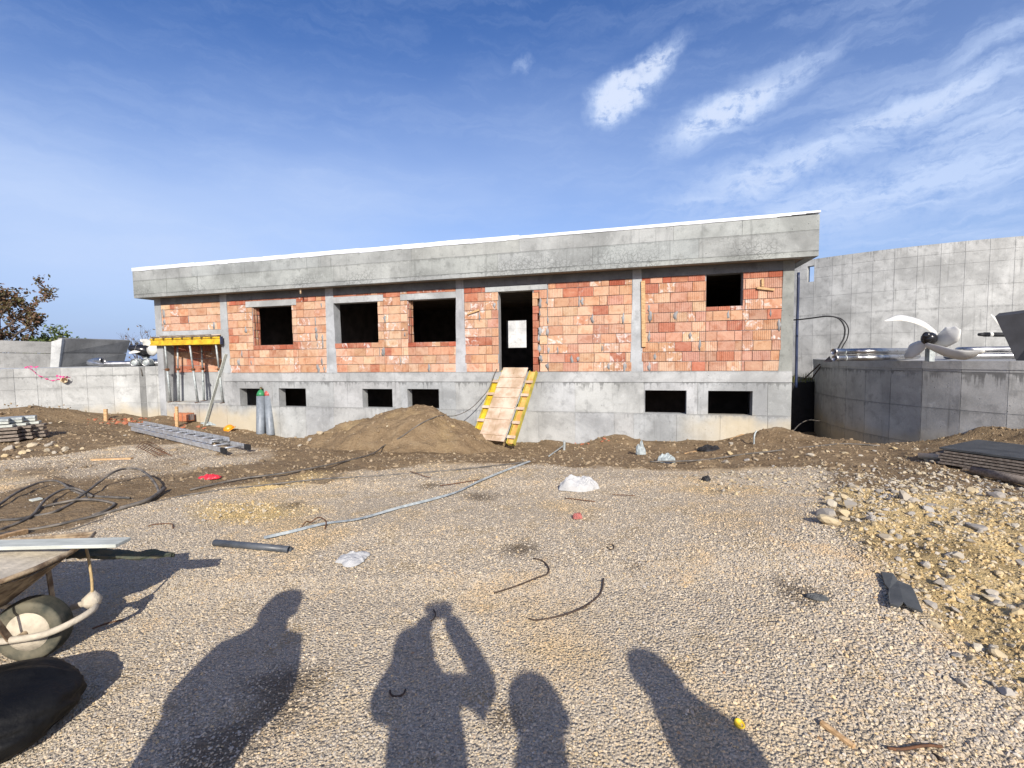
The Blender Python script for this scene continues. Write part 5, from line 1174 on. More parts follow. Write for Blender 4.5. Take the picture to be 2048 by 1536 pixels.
# stack of boards at the left edge
bs0 = Vector(hp(18, 882)); bst = tag(empty('board_stack', bs0), 'stack of weathered boards and grey panels at the left edge', 'board stack')
for i, (r_, z_, h_, mt_) in enumerate(((43, .02, .05, 'oldwood'), (41, .10, .05, 'oldwood'), (39, .18, .05, 'oldwood'), (41, .26, .05, 'oldwood'), (30, .32, .05, 'plank'), (22, .39, .05, 'plank'), (22, .45, .05, 'galv'))):
    A_ = V3(r_, 880, bs0.y); B_ = V3(-90, 884, bs0.y - .5)
    for k, dy in enumerate((0, .26, .52)):
        a = Vector((A_.x + dy * .1, A_.y + dy, bs0.z + z_ + .03)); c_ = Vector((B_.x, B_.y + dy, bs0.z + z_ + .03)); put(MB().beam(a, c_, .22, h_), 'board', M[mt_], bst, False)
lying('timber_offcut', (32, 842), (50, 846), .12, .06, M['wood'], 'pale timber offcut beside the board stack', 'offcut')
# boards, sheet and pipes at the right edge
st0 = Vector(hp(1975, 950)); bst2 = tag(empty('shuttering_stack', st0), 'stack of dark shuttering panels lying on the ground at the right edge', 'panel stack')
A0, A1, A2 = gp(1878, 924, .12), gp(2120, 962, .12), gp(2120, 902, .12); A0, A1 = Vector(A0), Vector(A1)
dv = (A1 - A0).normalized(); sv = Vector((-dv.y, dv.x, 0))
if sv.y < 0: sv = -sv
for i in range(6):
    z_ = st0.z + .055 + i * .042; jx = random.uniform(-.05, .05); a = A0 + dv * jx; c_ = A0 + dv * (3.3 + jx); w_ = 1.25
    P = [a, c_, c_ + sv * w_, a + sv * w_]; mb = MB(); mb.add([(p.x, p.y, z_) for p in P] + [(p.x, p.y, z_ + .027) for p in P], [(0, 3, 2, 1), (4, 5, 6, 7), (0, 1, 5, 4), (1, 2, 6, 5), (2, 3, 7, 6), (3, 0, 4, 7)]); put(mb, 'panel', M['tarry'] if i == 5 else M['oldwood'], bst2, False)
for k in (.3, 1.4, 2.6):
    a = A0 + dv * k; mb = MB(); mb.beam(Vector((a.x, a.y, st0.z + .02)) - sv * .0, Vector((a.x, a.y, st0.z + .02)) + sv * 1.2, .08, .06); put(mb, 'bearer', M['oldwood'], bst2, False)
def roller(name, p0, p1, r, mat, label, cat, hollow=.15):
    A_ = Vector(hp(*p0)); B_ = Vector(hp(*p1)); A_.z += r; B_.z += r; mb = MB(); mb.tube([A_, B_], r, 14, hollow=hollow); return tag(mb.build(name, mat, smooth=True), label, cat)
roller('plastic_pipe', (1836, 918), (1925, 924), .05, M['pvc'], 'cream plastic pipe lying beside the stack of dark panels', 'pipe')
roller('round_timber', (1945, 948), (2110, 985), .055, M['oldwood'], 'brown round timber lying in front of the dark panel stack', 'timber')
ribbon('marking_tape', [Vector(hp(2018, 903)) + Vector((0, 0, .03)), Vector(hp(2035, 901)) + Vector((0, 0, .05)), Vector(hp(2060, 898)) + Vector((0, 0, .05))], .07, M['pink'], 'pink tape on the soil behind the dark panel stack', 'tape')
lying('timber_lath', (1462, 880), (1497, 866), .06, .03, M['wood'], 'slanting wooden lath by the foot of the wall at right', 'lath')
a = Vector(hp(1508, 888)); mb = MB(); mb.tube(smooth_path([a - Vector((0, 0, .05)), a + Vector((0, 0, .13)), a + Vector((.03, .02, .22)), a + Vector((.06, .03, .26))], 4), .017, 8); tag(mb.build('conduit_stub', M['galv'], smooth=True), 'bent grey conduit end sticking out of the soil', 'conduit')
lying('timber_lath', (1370, 908), (1392, 903), .035, .02, M['wood'], 'small splinter of pale wood on the soil strip', 'lath')
# ------------------------------------------------------------------ cables, strip and bars on the yard
def ground_path(pts, lift): return [Vector(hp(px, py)) + Vector((0, 0, lift if not hasattr(lift, '__len__') else lift[i])) for i, (px, py) in enumerate(pts)]
def cable(name, pts, r, mat, label, lift=None, k=5, cat='cable', group=None):
    mb = MB(); mb.tube(smooth_path(ground_path(pts, r if lift is None else lift), k), r, 8); return tag(mb.build(name, mat, smooth=True), label, cat, group)
cable('cable', [(140, 1063), (330, 1002), (420, 985), (520, 973), (640, 960), (760, 953), (880, 944), (980, 934), (1062, 924)], .012, M['hose'], 'long thin black cable crossing the gravel in front of the soil heap')
cable('cable', [(380, 984), (480, 962), (600, 945), (735, 914), (770, 893), (800, 878), (826, 860), (845, 848), (872, 836), (888, 833)], .014, M['hose'], 'thin black cable running up over the soil heap', .03)
A_ = Vector(hp(888, 833)); mb = MB(); mb.tube(smooth_path([A_ + Vector((0, 0, .014)), V3(912, 831, 11.6), V3(940, 818, 11.75), V3(962, 797, 11.75), V3(978, 776, 11.8), V3(990, 745, 11.9), V3(996, 736, 12.1)], 5), .011, 7); tag(mb.build('cable', M['hose'], smooth=True), 'cable swinging from the soil heap up to the doorway', 'cable')
cable('cable', [(1300, 925), (1400, 922), (1480, 911), (1560, 902), (1640, 893), (1690, 889), (1760, 893)], .014, M['hose'], 'black cable along the soil strip towards the round tank')
A_ = Vector(hp(1583, 866)); mb = MB(); mb.tube(smooth_path([A_, V3(1600, 848, 11.2), V3(1618, 840, 11.6), V3(1640, 842, 11.9)], 5), .010, 6); tag(mb.build('cable', M['hose'], smooth=True), 'thin cable crossing the dark gap by the round tank', 'cable')
def c3(l): return [(x / 5.689, 930 + y / 5.689) for x, y in l]
hoses = [([(-200, 600), (0, 480), (150, 390), (300, 320), (450, 270), (600, 250), (700, 270), (820, 330), (1000, 372), (1250, 385), (1480, 392)], [.03, .05, .08, .10, .12, .13, .12, .08, .04, .03, .03], 'thick black hose arching at the back of the tangle'),
         ([(-250, 790), (0, 755), (100, 720), (250, 660), (380, 590), (480, 490), (560, 430), (700, 360), (830, 335), (950, 350), (1050, 380)], [.03, .03, .03, .03, .04, .08, .10, .12, .12, .08, .04], 'black hose looping in the middle of the tangle'),
         ([(850, 425), (1000, 360), (1150, 290), (1300, 220), (1450, 190), (1600, 200), (1720, 260), (1800, 330), (1790, 385), (1650, 430), (1500, 480), (1300, 540), (1000, 620), (700, 690), (450, 740), (200, 775), (-200, 850)], [.04, .10, .18, .24, .27, .26, .20, .10, .05, .03, .03, .03, .03, .03, .03, .03, .03], 'widest loop of black hose, reaching furthest right'),
         ([(-200, 680), (0, 650), (200, 635), (400, 600), (600, 560), (750, 490), (870, 430), (1000, 390)], [.03] * 8, 'black hose lying straight through the tangle'),
         ([(420, 520), (600, 475), (750, 450), (900, 430), (1100, 435), (1270, 460), (1300, 480), (1200, 540), (1050, 590)], [.03, .04, .05, .06, .06, .05, .04, .03, .03], 'short black hose with a hairpin bend')]
for pts, lf, lab in hoses: cable('hose', c3(pts), .015, M['hose'], lab, [.02 + .72 * (v - .03) for v in lf], 6, 'hose', 'tangle of black hoses at left')
cable('hose', [(330, 985), (310, 1000), (286, 1010), (240, 1022)], .024, M['hose'], 'black hose end knotted at the right tip of the tangle', [.06, .05, .04, .03], 5, 'hose', 'tangle of black hoses at left')
lying('wooden_pole', (-20, 1086), (52, 1067), .06, .05, M['wood'], 'short wooden pole beside the hoses', 'pole'); lying('timber_offcut', (61, 1003), (83, 998), .10, .02, M['plank'], 'small white offcut inside the loop of hoses', 'offcut')
# galvanised earthing strip
sp_ = [(528, 1082), (580, 1070), (650, 1053), (720, 1043), (800, 1020), (870, 1002), (915, 988), (960, 966), (1010, 945), (1060, 926)]
P = ground_path(sp_, .03); P = smooth_path(P, 5); V, Fc = [], []
for i, p in enumerate(P):
    d = (P[min(i + 1, len(P) - 1)] - P[max(i - 1, 0)]).normalized(); s_ = Vector((-d.y, d.x, 0)).normalized() * .015; tw = .5 * math.sin(i * .35); o = s_ * math.cos(tw + .5) + Vector((0, 0, .014)) * math.sin(tw + .7)
    V += [p - o + Vector((0, 0, .002)), p + o]
for i in range(len(P) - 1): Fc.append((2 * i, 2 * i + 1, 2 * i + 3, 2 * i + 2))
mb = MB(); mb.add(V, Fc); o = mb.build('earthing_strip', M['galv']); md = o.modifiers.new('thick', 'SOLIDIFY'); md.thickness = .005; tag(o, 'long bent galvanised strip lying across the gravel', 'metal strip')
a = Vector(hp(1098, 915)); b_ = Vector(hp(1128, 901)); mb = MB(); mb.tube([a + Vector((0, 0, .03)), b_ + Vector((0, 0, .12))], .014, 6); mb.tube([b_ + Vector((0, 0, -.05)), b_ + Vector((0.01, 0, .22))], .028, 8); tag(mb.build('earth_rod', M['galv']), 'grey earth rod standing in the soil with a strip end clamped to it', 'earth rod')
roller('grey_pipe', (430, 1092), (579, 1106), .032, M['greypvc'], 'short dark grey plastic pipe lying on the gravel', 'pipe')
bars = [([(989, 1191), (1030, 1178), (1075, 1160), (1094, 1153), (1098, 1143), (1092, 1132), (1082, 1125), (1067, 1121)], .006, 'darkrust', 'bent steel bar with a hooked end on the gravel'),
        ([(1058, 1243), (1075, 1246), (1110, 1240), (1150, 1228), (1178, 1213), (1198, 1196), (1205, 1180), (1207, 1162)], .006, 'darkrust', 'long curved steel bar below the hooked one'),
        ([(1884, 1502), (1850, 1500), (1800, 1507), (1775, 1505)], .006, 'rust', 'rusty bar at the bottom right corner'), ([(1790, 1509), (1850, 1513), (1885, 1530)], .008, 'darkrust', 'short rusty rod beside a bar in the coarse gravel'),
        ([(780, 1388), (782, 1396), (792, 1400), (806, 1396), (811, 1386)], .005, 'darkrust', 'small horseshoe of bent wire in the middle shadow'), ([(862, 1247), (868, 1242), (871, 1233), (867, 1224)], .004, 'darkrust', 'short hooked wire inside the shadow of the raised arms'),
        ([(1214, 1098), (1222, 1103), (1228, 1100), (1225, 1093), (1217, 1092)], .004, 'darkrust', 'tiny ring of black wire on the gravel'), ([(880, 974), (915, 969), (958, 962)], .006, 'rust', 'straight rusty bar lying beside the galvanised strip'),
        ([(1130, 999), (1190, 1006)], .005, 'rust', 'rusty rod in front of the white sack'), ([(820, 945), (850, 955), (862, 957)], .005, 'rust', 'rusty rod near the thin cable'), ([(296, 1056), (310, 1052), (342, 1051), (346, 1060)], .005, 'rust', 'kinked rusty wire between hoses and strip'),
        ([(1225, 992), (1270, 994)], .004, 'rust', 'thin rusty wire right of the white sack'), ([(185, 1263), (215, 1252), (245, 1245)], .005, 'rust', 'rusty wire at the edge of the wheelbarrow shadow')]
for pts, r, mt_, lab in bars: cable('steel_bar', pts, r, M[mt_], lab, r + .014, 6, 'steel bar')
cable('wire_loop', [(600, 1062), (612, 1053), (622, 1050), (632, 1048), (641, 1044), (652, 1050), (650, 1062)], .006, M['rust'], 'twist of rusty wire caught on the galvanised strip', [.01, .05, .03, .06, .05, .04, .02], 5, 'wire')
lying('wooden_stick', (1640, 1456), (1709, 1508), .022, .022, M['wood'], 'thin bare stick on the coarse gravel at the bottom', 'stick', None, .03)
c_ = Vector(hp(1477, 1457)); mb = MB(); mb.lathe([(.022, .0), (.024, .008), (.024, .016), (.018, .018), (.016, .010), (.002, .009)], 20, c_ + Vector((0, 0, .016)), Vector((.25, -.3, .9))); tag(mb.build('bottle_cap', M['cap'], smooth=True), 'yellow round cap lying in the long shadow at right', 'cap')

def crumpled(name, px, py, w_, d_, h_, mat, label, cat, seed, spiky=.35, flat=False, outline=None, rot=0.0):
    """crushed sheet: a domed grid pulled about by noise"""
    c = Vector(hp(px, py)); r_ = np.random.default_rng(seed); n = 22; V, Fc = [], []
    for j in range(n):
        for i in range(n):
            u, v = i / (n - 1) * 2 - 1, j / (n - 1) * 2 - 1; x, y = u * math.sqrt(1 - v * v / 2), v * math.sqrt(1 - u * u / 2); rad = math.hypot(x, y)
            ang = math.atan2(y, x); k = 1 + spiky * float(fbm(math.cos(ang) * 1.3 + seed, math.sin(ang) * 1.3, 1.0, 3)) * 2
            z = (1 - rad ** 2) ** .5 if rad < 1 else 0
            nz = abs(float(fbm(x * 1.6 + seed * 3, y * 1.6, 1.3, 4))) * 2.2
            X_, Y_ = x * k * w_ / 2, y * k * d_ / 2; X_, Y_ = X_ * math.cos(rot) - Y_ * math.sin(rot), X_ * math.sin(rot) + Y_ * math.cos(rot)
            V.append((c.x + X_, c.y + Y_, c.z + h_ * (z * (0.75 + .5 * nz) + .25 * nz * (.3 + z)) + .012))
    for j in range(n - 1):
        for i in range(n - 1): a = j * n + i; Fc.append((a, a + 1, a + n + 1, a + n))
    mb = MB(); mb.add(V, Fc); o = mb.build(name, mat, smooth=False); md = o.modifiers.new('thick', 'SOLIDIFY'); md.thickness = .006; md.offset = -1; return tag(o, label, cat)
crumpled('plastic_bag', 708, 1121, .27, .29, .045, M['cloth'], 'crumpled white bag lying flat on the middle of the gravel', 'bag', 3, .5)
crumpled('white_sack', 1157, 979, .56, .36, .17, M['cloth'], 'bulging white sack lying further back on the gravel', 'sack', 8, .3)
crumpled('plastic_bag', 1332, 926, .34, .22, .16, M['greybag'], 'grey plastic bag on the soil at the gravel edge', 'bag', 5, .4)
crumpled('plastic_bag', 1281, 909, .20, .16, .22, M['greybag'], 'small pale green plastic bag standing on the soil strip', 'bag', 11, .5)
crumpled('snack_wrapper', 420, 957, .27, .2, .05, M['redbag'], 'shiny red snack wrapper on the soil at left', 'wrapper', 13, .8)
crumpled('red_rag', 1156, 1038, .11, .10, .05, M['redrag'], 'faded red rag lying behind the hooked bars', 'rag', 17, .8)
crumpled('black_scrap', 1412, 962, .13, .11, .06, M['black'], 'crumpled black plastic scrap on the right gravel', 'plastic scrap', 19, .6)
crumpled('grey_tarpaulin', 425, 850, 1.0, .45, .14, M['greybag'], 'grey tarpaulin bundled on the rubble below the recess', 'tarpaulin', 41, .4)
crumpled('dark_heap', 1418, 902, .55, .35, .10, M['dark'], 'patch of dark wood chips on the soil strip', 'chips', 23, .5)
crumpled('rubber_scrap', 1634, 1199, .12, .075, .025, M['rubber'], 'small rounded grey rubber scrap on the gravel at right', 'rubber scrap', 29, .3, rot=-.3)
# torn rubber sheet
ol = [(1762, 1153), (1786, 1160), (1795, 1172), (1822, 1180), (1830, 1205), (1845, 1243), (1812, 1228), (1806, 1223), (1796, 1233), (1779, 1229), (1776, 1205), (1772, 1195), (1778, 1190), (1769, 1178)]
P = [Vector(hp(*q)) + Vector((0, 0, .03 + .03 * (q[1] < 1170) + .02 * math.sin(i * 2.1))) for i, q in enumerate(ol)]; n_ = len(P); zc_ = sum(p.z for p in P) / n_
for i, p in enumerate(P): p.z = zc_ * .75 + p.z * .25 + (.012 if i < 3 else 0)
mb = MB(); mb.add(P, [tuple(range(n_))])
o = mb.build('rubber_sheet', M['rubber']); md = o.modifiers.new('thick', 'SOLIDIFY'); md.thickness = .012; tag(o, 'torn angular piece of dark rubber sheet at the foot of the rubble mound', 'rubber sheet')

# ------------------------------------------------------------------ wheelbarrow, board and sack at the left
wc = Vector((-2.84, 2.62, .187)); wb = tag(empty('wheelbarrow', (wc.x, wc.y, 0)), 'mortar-caked wheelbarrow cut by the left edge, its wheel towards the yard', 'wheelbarrow', None)
tyr = MB(); ax = Vector((.18, -.98, .03)).normalized(); rw = .183; tyr.lathe([(rw * .60, .045), (rw * .74, .058), (rw * .90, .052), (rw * .975, .040), (rw * .95, .036), (rw * .99, .030), (rw * .965, .024), (rw, .018), (rw * .97, .012), (rw, .006), (rw * .97, .0), (rw, -.006), (rw * .97, -.012), (rw, -.018), (rw * .965, -.024), (rw * .99, -.030), (rw * .95, -.036), (rw * .975, -.040), (rw * .90, -.052), (rw * .72, -.058), (rw * .55, -.045)], 36, wc, ax); put(tyr, 'tyre', M['tyre'], wb)
put(MB().lathe([(.03, .062), (.06, .055), (rw * .66, .044), (rw * .66, -.044), (.05, -.06)], 24, wc, ax), 'rim', M['mortarmud'], wb)
put(MB().tube([wc - ax * -.13, wc - ax * .13], .016, 10), 'axle', M['barrow'], wb)
hd = Vector((.985, .17, 0)).normalized(); sdv = Vector((-hd.y, hd.x, 0))
def lw_(f, s_, z): return Vector((wc.x, wc.y, 0)) + hd * f + sdv * s_ + Vector((0, 0, z))
put(MB().tube(smooth_path([lw_(-.9, -.24, .33), lw_(-.3, -.21, .24), lw_(.0, -.15, .205), lw_(.17, -.13, .215), lw_(.27, -.04, .24), lw_(.28, .06, .25), lw_(.18, .14, .24), lw_(0, .15, .205), lw_(-.3, .21, .24), lw_(-.9, .24, .33)], 7), .019, 10), 'tubular_frame', M['mortarmud'], wb)
for s_ in (-.15, .15): put(MB().beam(lw_(.0, s_, .20), lw_(-.06, s_ * 1.4, .44), .035, .008, tuple(hd)), 'brace', M['barrow'], wb, False)
# tray: rim higher in front
def tray_ring(z, f0, f1, hw, bow=.03): return [lw_(f0, -hw, z), lw_((f0 + f1) / 2, -hw - bow, z), lw_(f1 - .05, -hw, z), lw_(f1, -hw * .6, z), lw_(f1 + bow, 0, z), lw_(f1, hw * .6, z), lw_(f1 - .05, hw, z), lw_((f0 + f1) / 2, hw + bow, z), lw_(f0, hw, z), lw_(f0 - bow, 0, z)]
r1 = tray_ring(.60, -1.0, .18, .33); r0 = tray_ring(.34, -.75, -.16, .20); r1i = [p - (p - lw_(-.4, 0, .60)).normalized() * .012 for p in r1]; r0i = [p + Vector((0, 0, .012)) for p in r0]; n_ = len(r1)
for i, p in enumerate(r1): r1[i] = p + Vector((0, 0, .02 if 2 <= i <= 6 else 0)); r1i[i] = r1i[i] + Vector((0, 0, .02 if 2 <= i <= 6 else 0))
mb = MB(); V = r0 + r1 + r1i + r0i; Fc = [tuple(range(n_))[::-1], tuple(range(3 * n_, 4 * n_))]
for k in range(3): Fc += [(k * n_ + i, k * n_ + (i + 1) % n_, (k + 1) * n_ + (i + 1) % n_, (k + 1) * n_ + i) for i in range(n_)]
mb.add(V, Fc); put(mb, 'tray', M['barrow'], wb, False)
put(MB().tube(r1 + [r1[0]], .014, 8), 'tray_rim', M['barrow'], wb)
mb = MB(); K = 14; V, Fc = [], []
ring = tray_ring(.575, -.97, .15, .315); cen = lw_(-.4, 0, .0)
for a_ in range(6):
    for p in ring:
        q = cen.lerp(Vector((p.x, p.y, 0)), a_ / 5); V.append((q.x, q.y, .585 + .035 * float(fbm(q.x * 1, q.y, 4, 4)) + .02 * (1 - a_ / 5)))
for a_ in range(5): Fc += [(a_ * n_ + i, a_ * n_ + (i + 1) % n_, (a_ + 1) * n_ + (i + 1) % n_, (a_ + 1) * n_ + i) for i in range(n_)]
mb.add(V, Fc); put(mb, 'mortar_load', M['mortarmud'], wb)
for s_ in (-.24, .24):
    put(MB().tube(smooth_path([lw_(-.9, s_, .33), lw_(-1.3, s_ * 1.1, .48), lw_(-1.75, s_ * 1.2, .62)], 5), .018, 10), 'handle', M['barrow'], wb)
    put(MB().tube([lw_(-.8, s_, .34), lw_(-.95, s_ * 1.1, -.01)], .018, 10), 'leg', M['barrow'], wb)
knot = lw_(.24, .10, .27); put(MB().lathe([(.02, -.04), (.045, -.02), (.05, .015), (.03, .04), (.012, .06)], 10, knot, Vector((-.2, .5, 1))), 'mortar_lump', M['mortarmud'], wb)
put(MB().tube(smooth_path([knot, knot + Vector((-.01, .02, .10)), lw_(.20, .16, .50), lw_(.17, .18, .61)], 5), .008, 7), 'rope', M['rope'], wb)
bd = MB(); a = gp(-260, 1098, .64); b_ = Vector(gp(247, 1087, .645)); a = Vector(a); bd.beam(Vector((a.x, a.y, .648)), Vector((b_.x, b_.y, .652)), .115, .022); tag(bd.build('grey_board', M['plank'], bevel=.003), 'pale grey board laid across the wheelbarrow tray', 'board')
# stiff rag hanging over the front of the tray
V, Fc = [], []; n_ = 22
for i in range(n_):
    t = i / (n_ - 1); c = Vector(gp(150 + 195 * t, 1103 + 6 * t, .50 - .12 * t)); w_ = .075 * (1 - .45 * t) * (1 + .8 * float(fbm(t * 6, 3, 1, 3)))
    for j in range(5):
        u = j / 4 - .5; V.append(c + Vector((.03 * float(fbm(t * 9, j * 1.1, 1, 3)), u * w_ * 1.6, .09 * float(fbm(t * 5 + 9, j * .8, 1, 3)) - u * u * .12 + .02)))
for i in range(n_ - 1):
    for j in range(4): a = i * 5 + j; Fc.append((a, a + 1, a + 6, a + 5))
mb = MB(); mb.add(V, Fc); o = mb.build('netting_rag', M['rag']); md = o.modifiers.new('thick', 'SOLIDIFY'); md.thickness = .022; tag(o, 'stiff dark green rag sticking out from the front of the wheelbarrow', 'rag')
# black sack in the corner
sc_ = Vector((-2.52, 1.99, .0)); bm = bmesh.new(); bmesh.ops.create_icosphere(bm, subdivisions=5, radius=1)
for v in bm.verts:
    n = v.co.normalized(); a = .16 * float(fbm(n.x * 1.5 + 4, n.y * 1.5 + n.z, 1.4, 3)) - .22 * abs(float(fbm(n.x * 2 + n.z * 3, n.y * 2.5, 1.3, 5)))
    v.co = Vector((n.x * .42 * (1 + a), n.y * .36 * (1 + a), max(-.02, (n.z * .17 + .12) * (1 + a))))
me = bpy.data.meshes.new('black_sack'); bm.to_mesh(me); bm.free(); o = link('black_sack', me, M['sack'], smooth=True); o.location = sc_; o.rotation_euler = (0, 0, .5); tag(o, 'big black plastic sack in front of the wheelbarrow wheel', 'sack')

# ------------------------------------------------------------------ trees behind the low tank
def tree(name, base, height, spread, leaf, nleaf, lsize, label, cat, seed, dens=1.0, twig=True, group=None):
    r = random.Random(seed); root = tag(empty(name, base), label, cat, group); wood = MB(); tips = []
    def grow(p, d, L_, rad, lev):
        n = 4; pts = [p]; q = p
        for i in range(n):
            d = (d + Vector((r.gauss(0, .16), r.gauss(0, .16), r.gauss(0.03, .08)))).normalized(); q = q + d * L_ / n; pts.append(q)
        wood.tube(pts, [rad * (1 - .55 * i / n) for i in range(n + 1)], 6 if lev < 2 else 4, cap=False)
        if lev >= 2: tips.extend([(pt, lev) for pt in pts[1:]])
        if lev < 4:
            for k in range(r.randint(3, 4) if lev else 6):
                t = r.uniform(.35, 1.0) if lev else .25 + .75 * k / 6; i = min(n - 1, int(t * n)); b0 = pts[i].lerp(pts[i + 1], t * n - i) if t < 1 else pts[-1]; a = r.uniform(0, 6.283)
                nd = (d * .55 + Vector((math.cos(a), math.sin(a), r.uniform(.1, .7))) * spread).normalized(); grow(b0, nd, L_ * r.uniform(.45, .68), rad * .5, lev + 1)
    grow(Vector((0, 0, 0)), Vector((0, 0, 1)), height * .62, height * .018, 0)
    wood.build('trunk', M['bark'], root, fix=False); lv = MB()
    for _ in range(nleaf):
        p, lev = r.choice(tips)
        if fbm(p.x * .7 + seed, p.z * .7 + p.y, 1.0, 2) < -.16 / dens and r.random() < .8: continue
        c = p + Vector((r.gauss(0, .10), r.gauss(0, .10), r.gauss(0, .10))); s_ = lsize * r.uniform(.6, 1.3); a = Vector((r.gauss(0, 1), r.gauss(0, 1), r.gauss(0, 1))).normalized(); b_ = a.orthogonal().normalized()
        lv.add([c - a * s_, c + b_ * s_ * .45, c + a * s_, c - b_ * s_ * .45], [(0, 1, 2, 3)])
    lv.build('crown', leaf, root, fix=False); return root
tb = V3(15, 735, 26.0); tree('autumn_tree', (tb.x - 1.2, tb.y, -.2), 7.0, 1.05, M['autumn'], 4600, .10, 'half-bare autumn tree with reddish leaves at the left edge', 'tree', 4)
tb = V3(140, 735, 28.0); tree('green_tree', (tb.x, tb.y, -.2), 4.5, 1.35, M['green'], 3000, .10, 'small green tree rising behind the concrete trough', 'tree', 12, 1.2)
tb = V3(283, 735, 24.0); tree('bare_sapling', (tb.x, tb.y, .2), 3.3, .55, M['autumn'], 110, .07, 'nearly bare sapling behind the propeller beside the building', 'tree', 21)
tb = V3(-70, 735, 25.0); tree('green_tree', (tb.x, tb.y, -.2), 5.0, 1.1, M['green'], 2600, .11, 'leafy tree mostly outside the left edge', 'tree', 33)

# ------------------------------------------------------------------ the people behind the camera, whose shadows fall on the gravel
def shp(px, py, yb):
    """point at distance yb whose shadow falls on the ground at the picture point"""
    G_ = Vector(gp(px, py, 0.01)); t = (G_.y - yb) / LDIR.y; return G_ - LDIR * t
def person(label, joints, bones, yb, jacket, hair_shape=None):
    """joints: name -> (point, radius); one skinned surface"""
    root = tag(empty('person', (joints['hip'][0].x, joints['hip'][0].y, 0)), label, 'person', 'people standing behind the camera')
    names = list(joints); me = bpy.data.meshes.new('body')
    me.from_pydata([tuple(joints[k][0] - root.location) for k in names], [(names.index(a), names.index(b)) for a, b in bones], [])
    o = bpy.data.objects.new('body', me); COL.objects.link(o); o.parent = root
    sk = o.modifiers.new('skin', 'SKIN'); bm_ = me.skin_vertices[0] if me.skin_vertices else me.skin_vertices.new()
    for i, k in enumerate(names):
        rr = joints[k][1]; d = me.skin_vertices[0].data[i]; d.radius = rr if hasattr(rr, '__len__') else (rr, rr); d.use_root = (k == 'hip')
    ss_ = o.modifiers.new('sub', 'SUBSURF'); ss_.levels = 2; ss_.render_levels = 2
    bpy.context.view_layer.update(); dg = bpy.context.evaluated_depsgraph_get(); m2 = bpy.data.meshes.new_from_object(o.evaluated_get(dg)); o.modifiers.clear(); o.data = m2
    for mm_ in (jacket, M['trousers'], M['skin'], M['shoe']): m2.materials.append(mm_)
    zh = joints['hip'][0].z - .02; zn = joints['neck'][0].z; hands = [joints[k][0] - root.location for k in ('hand_l', 'hand_r')]
    for p in m2.polygons:
        c = p.center; p.use_smooth = True
        p.material_index = 2 if (c.z > zn or min((c - h).length for h in hands) < .11) else (0 if c.z > zh else (3 if c.z < .09 else 1))
        if c.z > zn and min((c - h).length for h in hands) > .2 and abs(c.x - (joints['head'][0] - root.location).x) > .2: p.material_index = 0
    hd_ = joints['head'][0]; R_ = joints['head'][1]; R_ = R_[0] if hasattr(R_, '__len__') else R_
    put(MB().lathe([(R_ * 1.04, -.01), (R_ * 1.10, R_ * .35), (R_ * .98, R_ * .8), (R_ * .6, R_ * 1.18), (.01, R_ * 1.32)], 18, hd_ + Vector((0, -.015, .01)), Vector((0, -.25, 1))), 'hair', M['hair'], root)
    put(MB().lathe([(.004, .03), (.014, .01), (.02, -.01)], 8, hd_ + Vector((0, R_ * 1.02, -.02)), Vector((0, 1, .2))), 'nose', M['skin'], root)
    for s_ in (-1, 1):
        put(MB().lathe([(.004, .012), (.013, .005), (.014, -.004)], 10, hd_ + Vector((s_ * .036, R_ * .90, .012)), Vector((0, 1, 0))), 'eye', M['white'], root)
        put(MB().lathe([(.01, .014), (.028, .006), (.03, -.006), (.01, -.014)], 10, hd_ + Vector((s_ * R_ * 1.0, 0, -.01)), Vector((s_, -.3, 0))), 'ear', M['skin'], root)
        # fingers
        h = joints['hand_l' if s_ < 0 else 'hand_r'][0]; e = joints['fore_l' if s_ < 0 else 'fore_r'][0]; d = (h - e).normalized(); sd = d.cross(Vector((0, 1, 0.3))).normalized()
        for f, (off, ln) in enumerate(((-.03, .07), (-.01, .085), (.01, .08), (.03, .06))):
            b0 = h + d * .02 + sd * off; put(MB().tube([b0, b0 + d * ln * .5 + Vector((0, .012, 0)), b0 + d * ln * .8 + Vector((0, .035, 0))], [.010, .009, .006], 7), 'finger', M['skin'], root)
        b0 = h + sd * -.04 * s_; put(MB().tube([b0, b0 + d * .03 - sd * .02 * s_ + Vector((0, .02, 0)), b0 + d * .055 + Vector((0, .035, 0))], [.012, .011, .007], 7), 'thumb', M['skin'], root)
    return root
BON = [('hip', 'belly'), ('belly', 'chest'), ('chest', 'neck'), ('neck', 'head'), ('head', 'crown'), ('chest', 'sh_l'), ('sh_l', 'fore_l'), ('fore_l', 'hand_l'), ('chest', 'sh_r'), ('sh_r', 'fore_r'), ('fore_r', 'hand_r'),
       ('hip', 'th_l'), ('th_l', 'kn_l'), ('kn_l', 'an_l'), ('an_l', 'toe_l'), ('hip', 'th_r'), ('th_r', 'kn_r'), ('kn_r', 'an_r'), ('an_r', 'toe_r')]
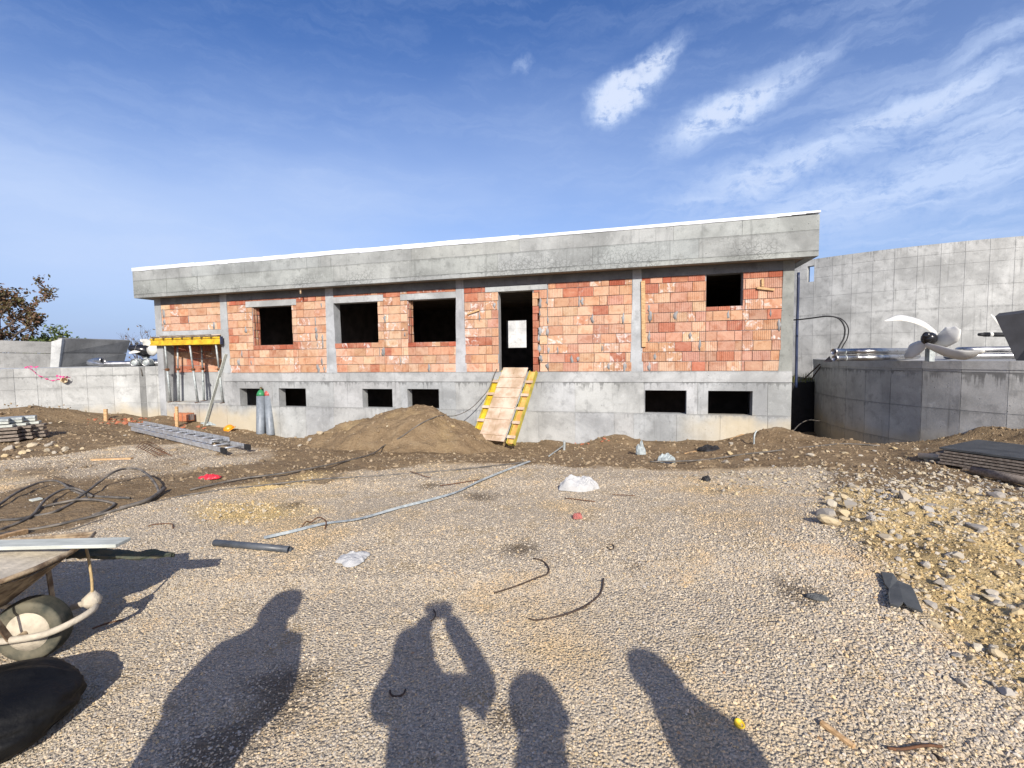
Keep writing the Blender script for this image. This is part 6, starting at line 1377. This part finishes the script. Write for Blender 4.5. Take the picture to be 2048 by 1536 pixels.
def body(head, sh_l, sh_r, el_l, el_r, ha_l, ha_r, yb, rt=.15, rh=.095, nk=.062, ra=1.0):
    J = {}; ms = (sh_l + sh_r) / 2; hz_ = ms.z * .63; hip = Vector((ms.x, yb - .02, hz_))
    J['hip'] = (hip, (rt, .12)); J['belly'] = (hip.lerp(ms, .45), (rt, .125)); J['chest'] = (hip.lerp(ms, .86), (rt * 1.12, .13)); J['neck'] = (ms.lerp(head, .48), nk); J['head'] = (head, rh); J['crown'] = (head + (head - ms).normalized() * .085, rh * .8)
    J['sh_l'] = (sh_l, .075 * ra); J['sh_r'] = (sh_r, .075 * ra); J['fore_l'] = (el_l, .06 * ra); J['fore_r'] = (el_r, .06 * ra); J['hand_l'] = (ha_l, .05 * ra); J['hand_r'] = (ha_r, .05 * ra)
    for s_, k in ((-1, 'l'), (1, 'r')):
        x = hip.x + s_ * .105; J['th_' + k] = (Vector((x, yb - .01, hz_ - .12)), .098); J['kn_' + k] = (Vector((x + s_ * .02, yb + .02, hz_ * .52)), .066); J['an_' + k] = (Vector((x + s_ * .03, yb - .01, .07)), .047); J['toe_' + k] = (Vector((x + s_ * .05, yb + .14, .045)), .038)
    return J
# the photographer: both arms up, phone at the lens
yb = -.34
hL, hR = Vector((-.052, -.068, EYE - .004)), Vector((.062, -.068, EYE - .004))
J = body(shp(826, 1308, yb + .03), shp(795, 1402, yb), shp(915, 1392, yb), shp(752, 1416, yb + .10), shp(982, 1378, yb + .10), hL, hR, yb, .18, .112, .085, 1.2)
person('person behind the camera holding a phone up with both arms', J, BON, yb, M['jacket'])
ph = MB().box(-.08, .08, -.045, -.036, EYE - .04, EYE + .04).build('phone', M['hub'], bevel=.002); tag(ph, 'black phone held up by the person behind the camera', 'phone')
# the one on the left, hands before the chest
yb = gp(575, 1185)[1] - 1.70 / -LDIR.z * LDIR.y
J = body(shp(556, 1222, yb), shp(432, 1312, yb), shp(578, 1295, yb), shp(352, 1398, yb + .02), shp(560, 1390, yb + .02), shp(420, 1440, yb + .2), shp(500, 1450, yb + .2), yb, .27, .118, .10, 1.2)
person('person standing to the left, elbow out, whose shadow lies left of the middle', J, BON, yb, M['jacket2'])
yb = gp(1080, 1388)[1] - 1.68 / -LDIR.z * LDIR.y
J = body(shp(1078, 1432, yb), shp(1052, 1560, yb), shp(1120, 1555, yb), shp(1040, 1640, yb), shp(1140, 1630, yb), shp(1040, 1730, yb + .1), shp(1160, 1720, yb + .1), yb, .15, .125, .12)
person('person standing farther back, only the head shadow reaching the picture', J, BON, yb, M['jacket'])
yb = gp(1306, 1330)[1] - 1.72 / -LDIR.z * LDIR.y
J = body(shp(1308, 1356, yb), shp(1335, 1452, yb), shp(1425, 1440, yb), shp(1375, 1520, yb), shp(1490, 1485, yb), shp(1440, 1590, yb + .1), shp(1520, 1560, yb + .1), yb, .25, .105, .105, 1.15)
person('person standing to the right, whose shadow slants to the bottom edge', J, BON, yb, M['jacket2'])
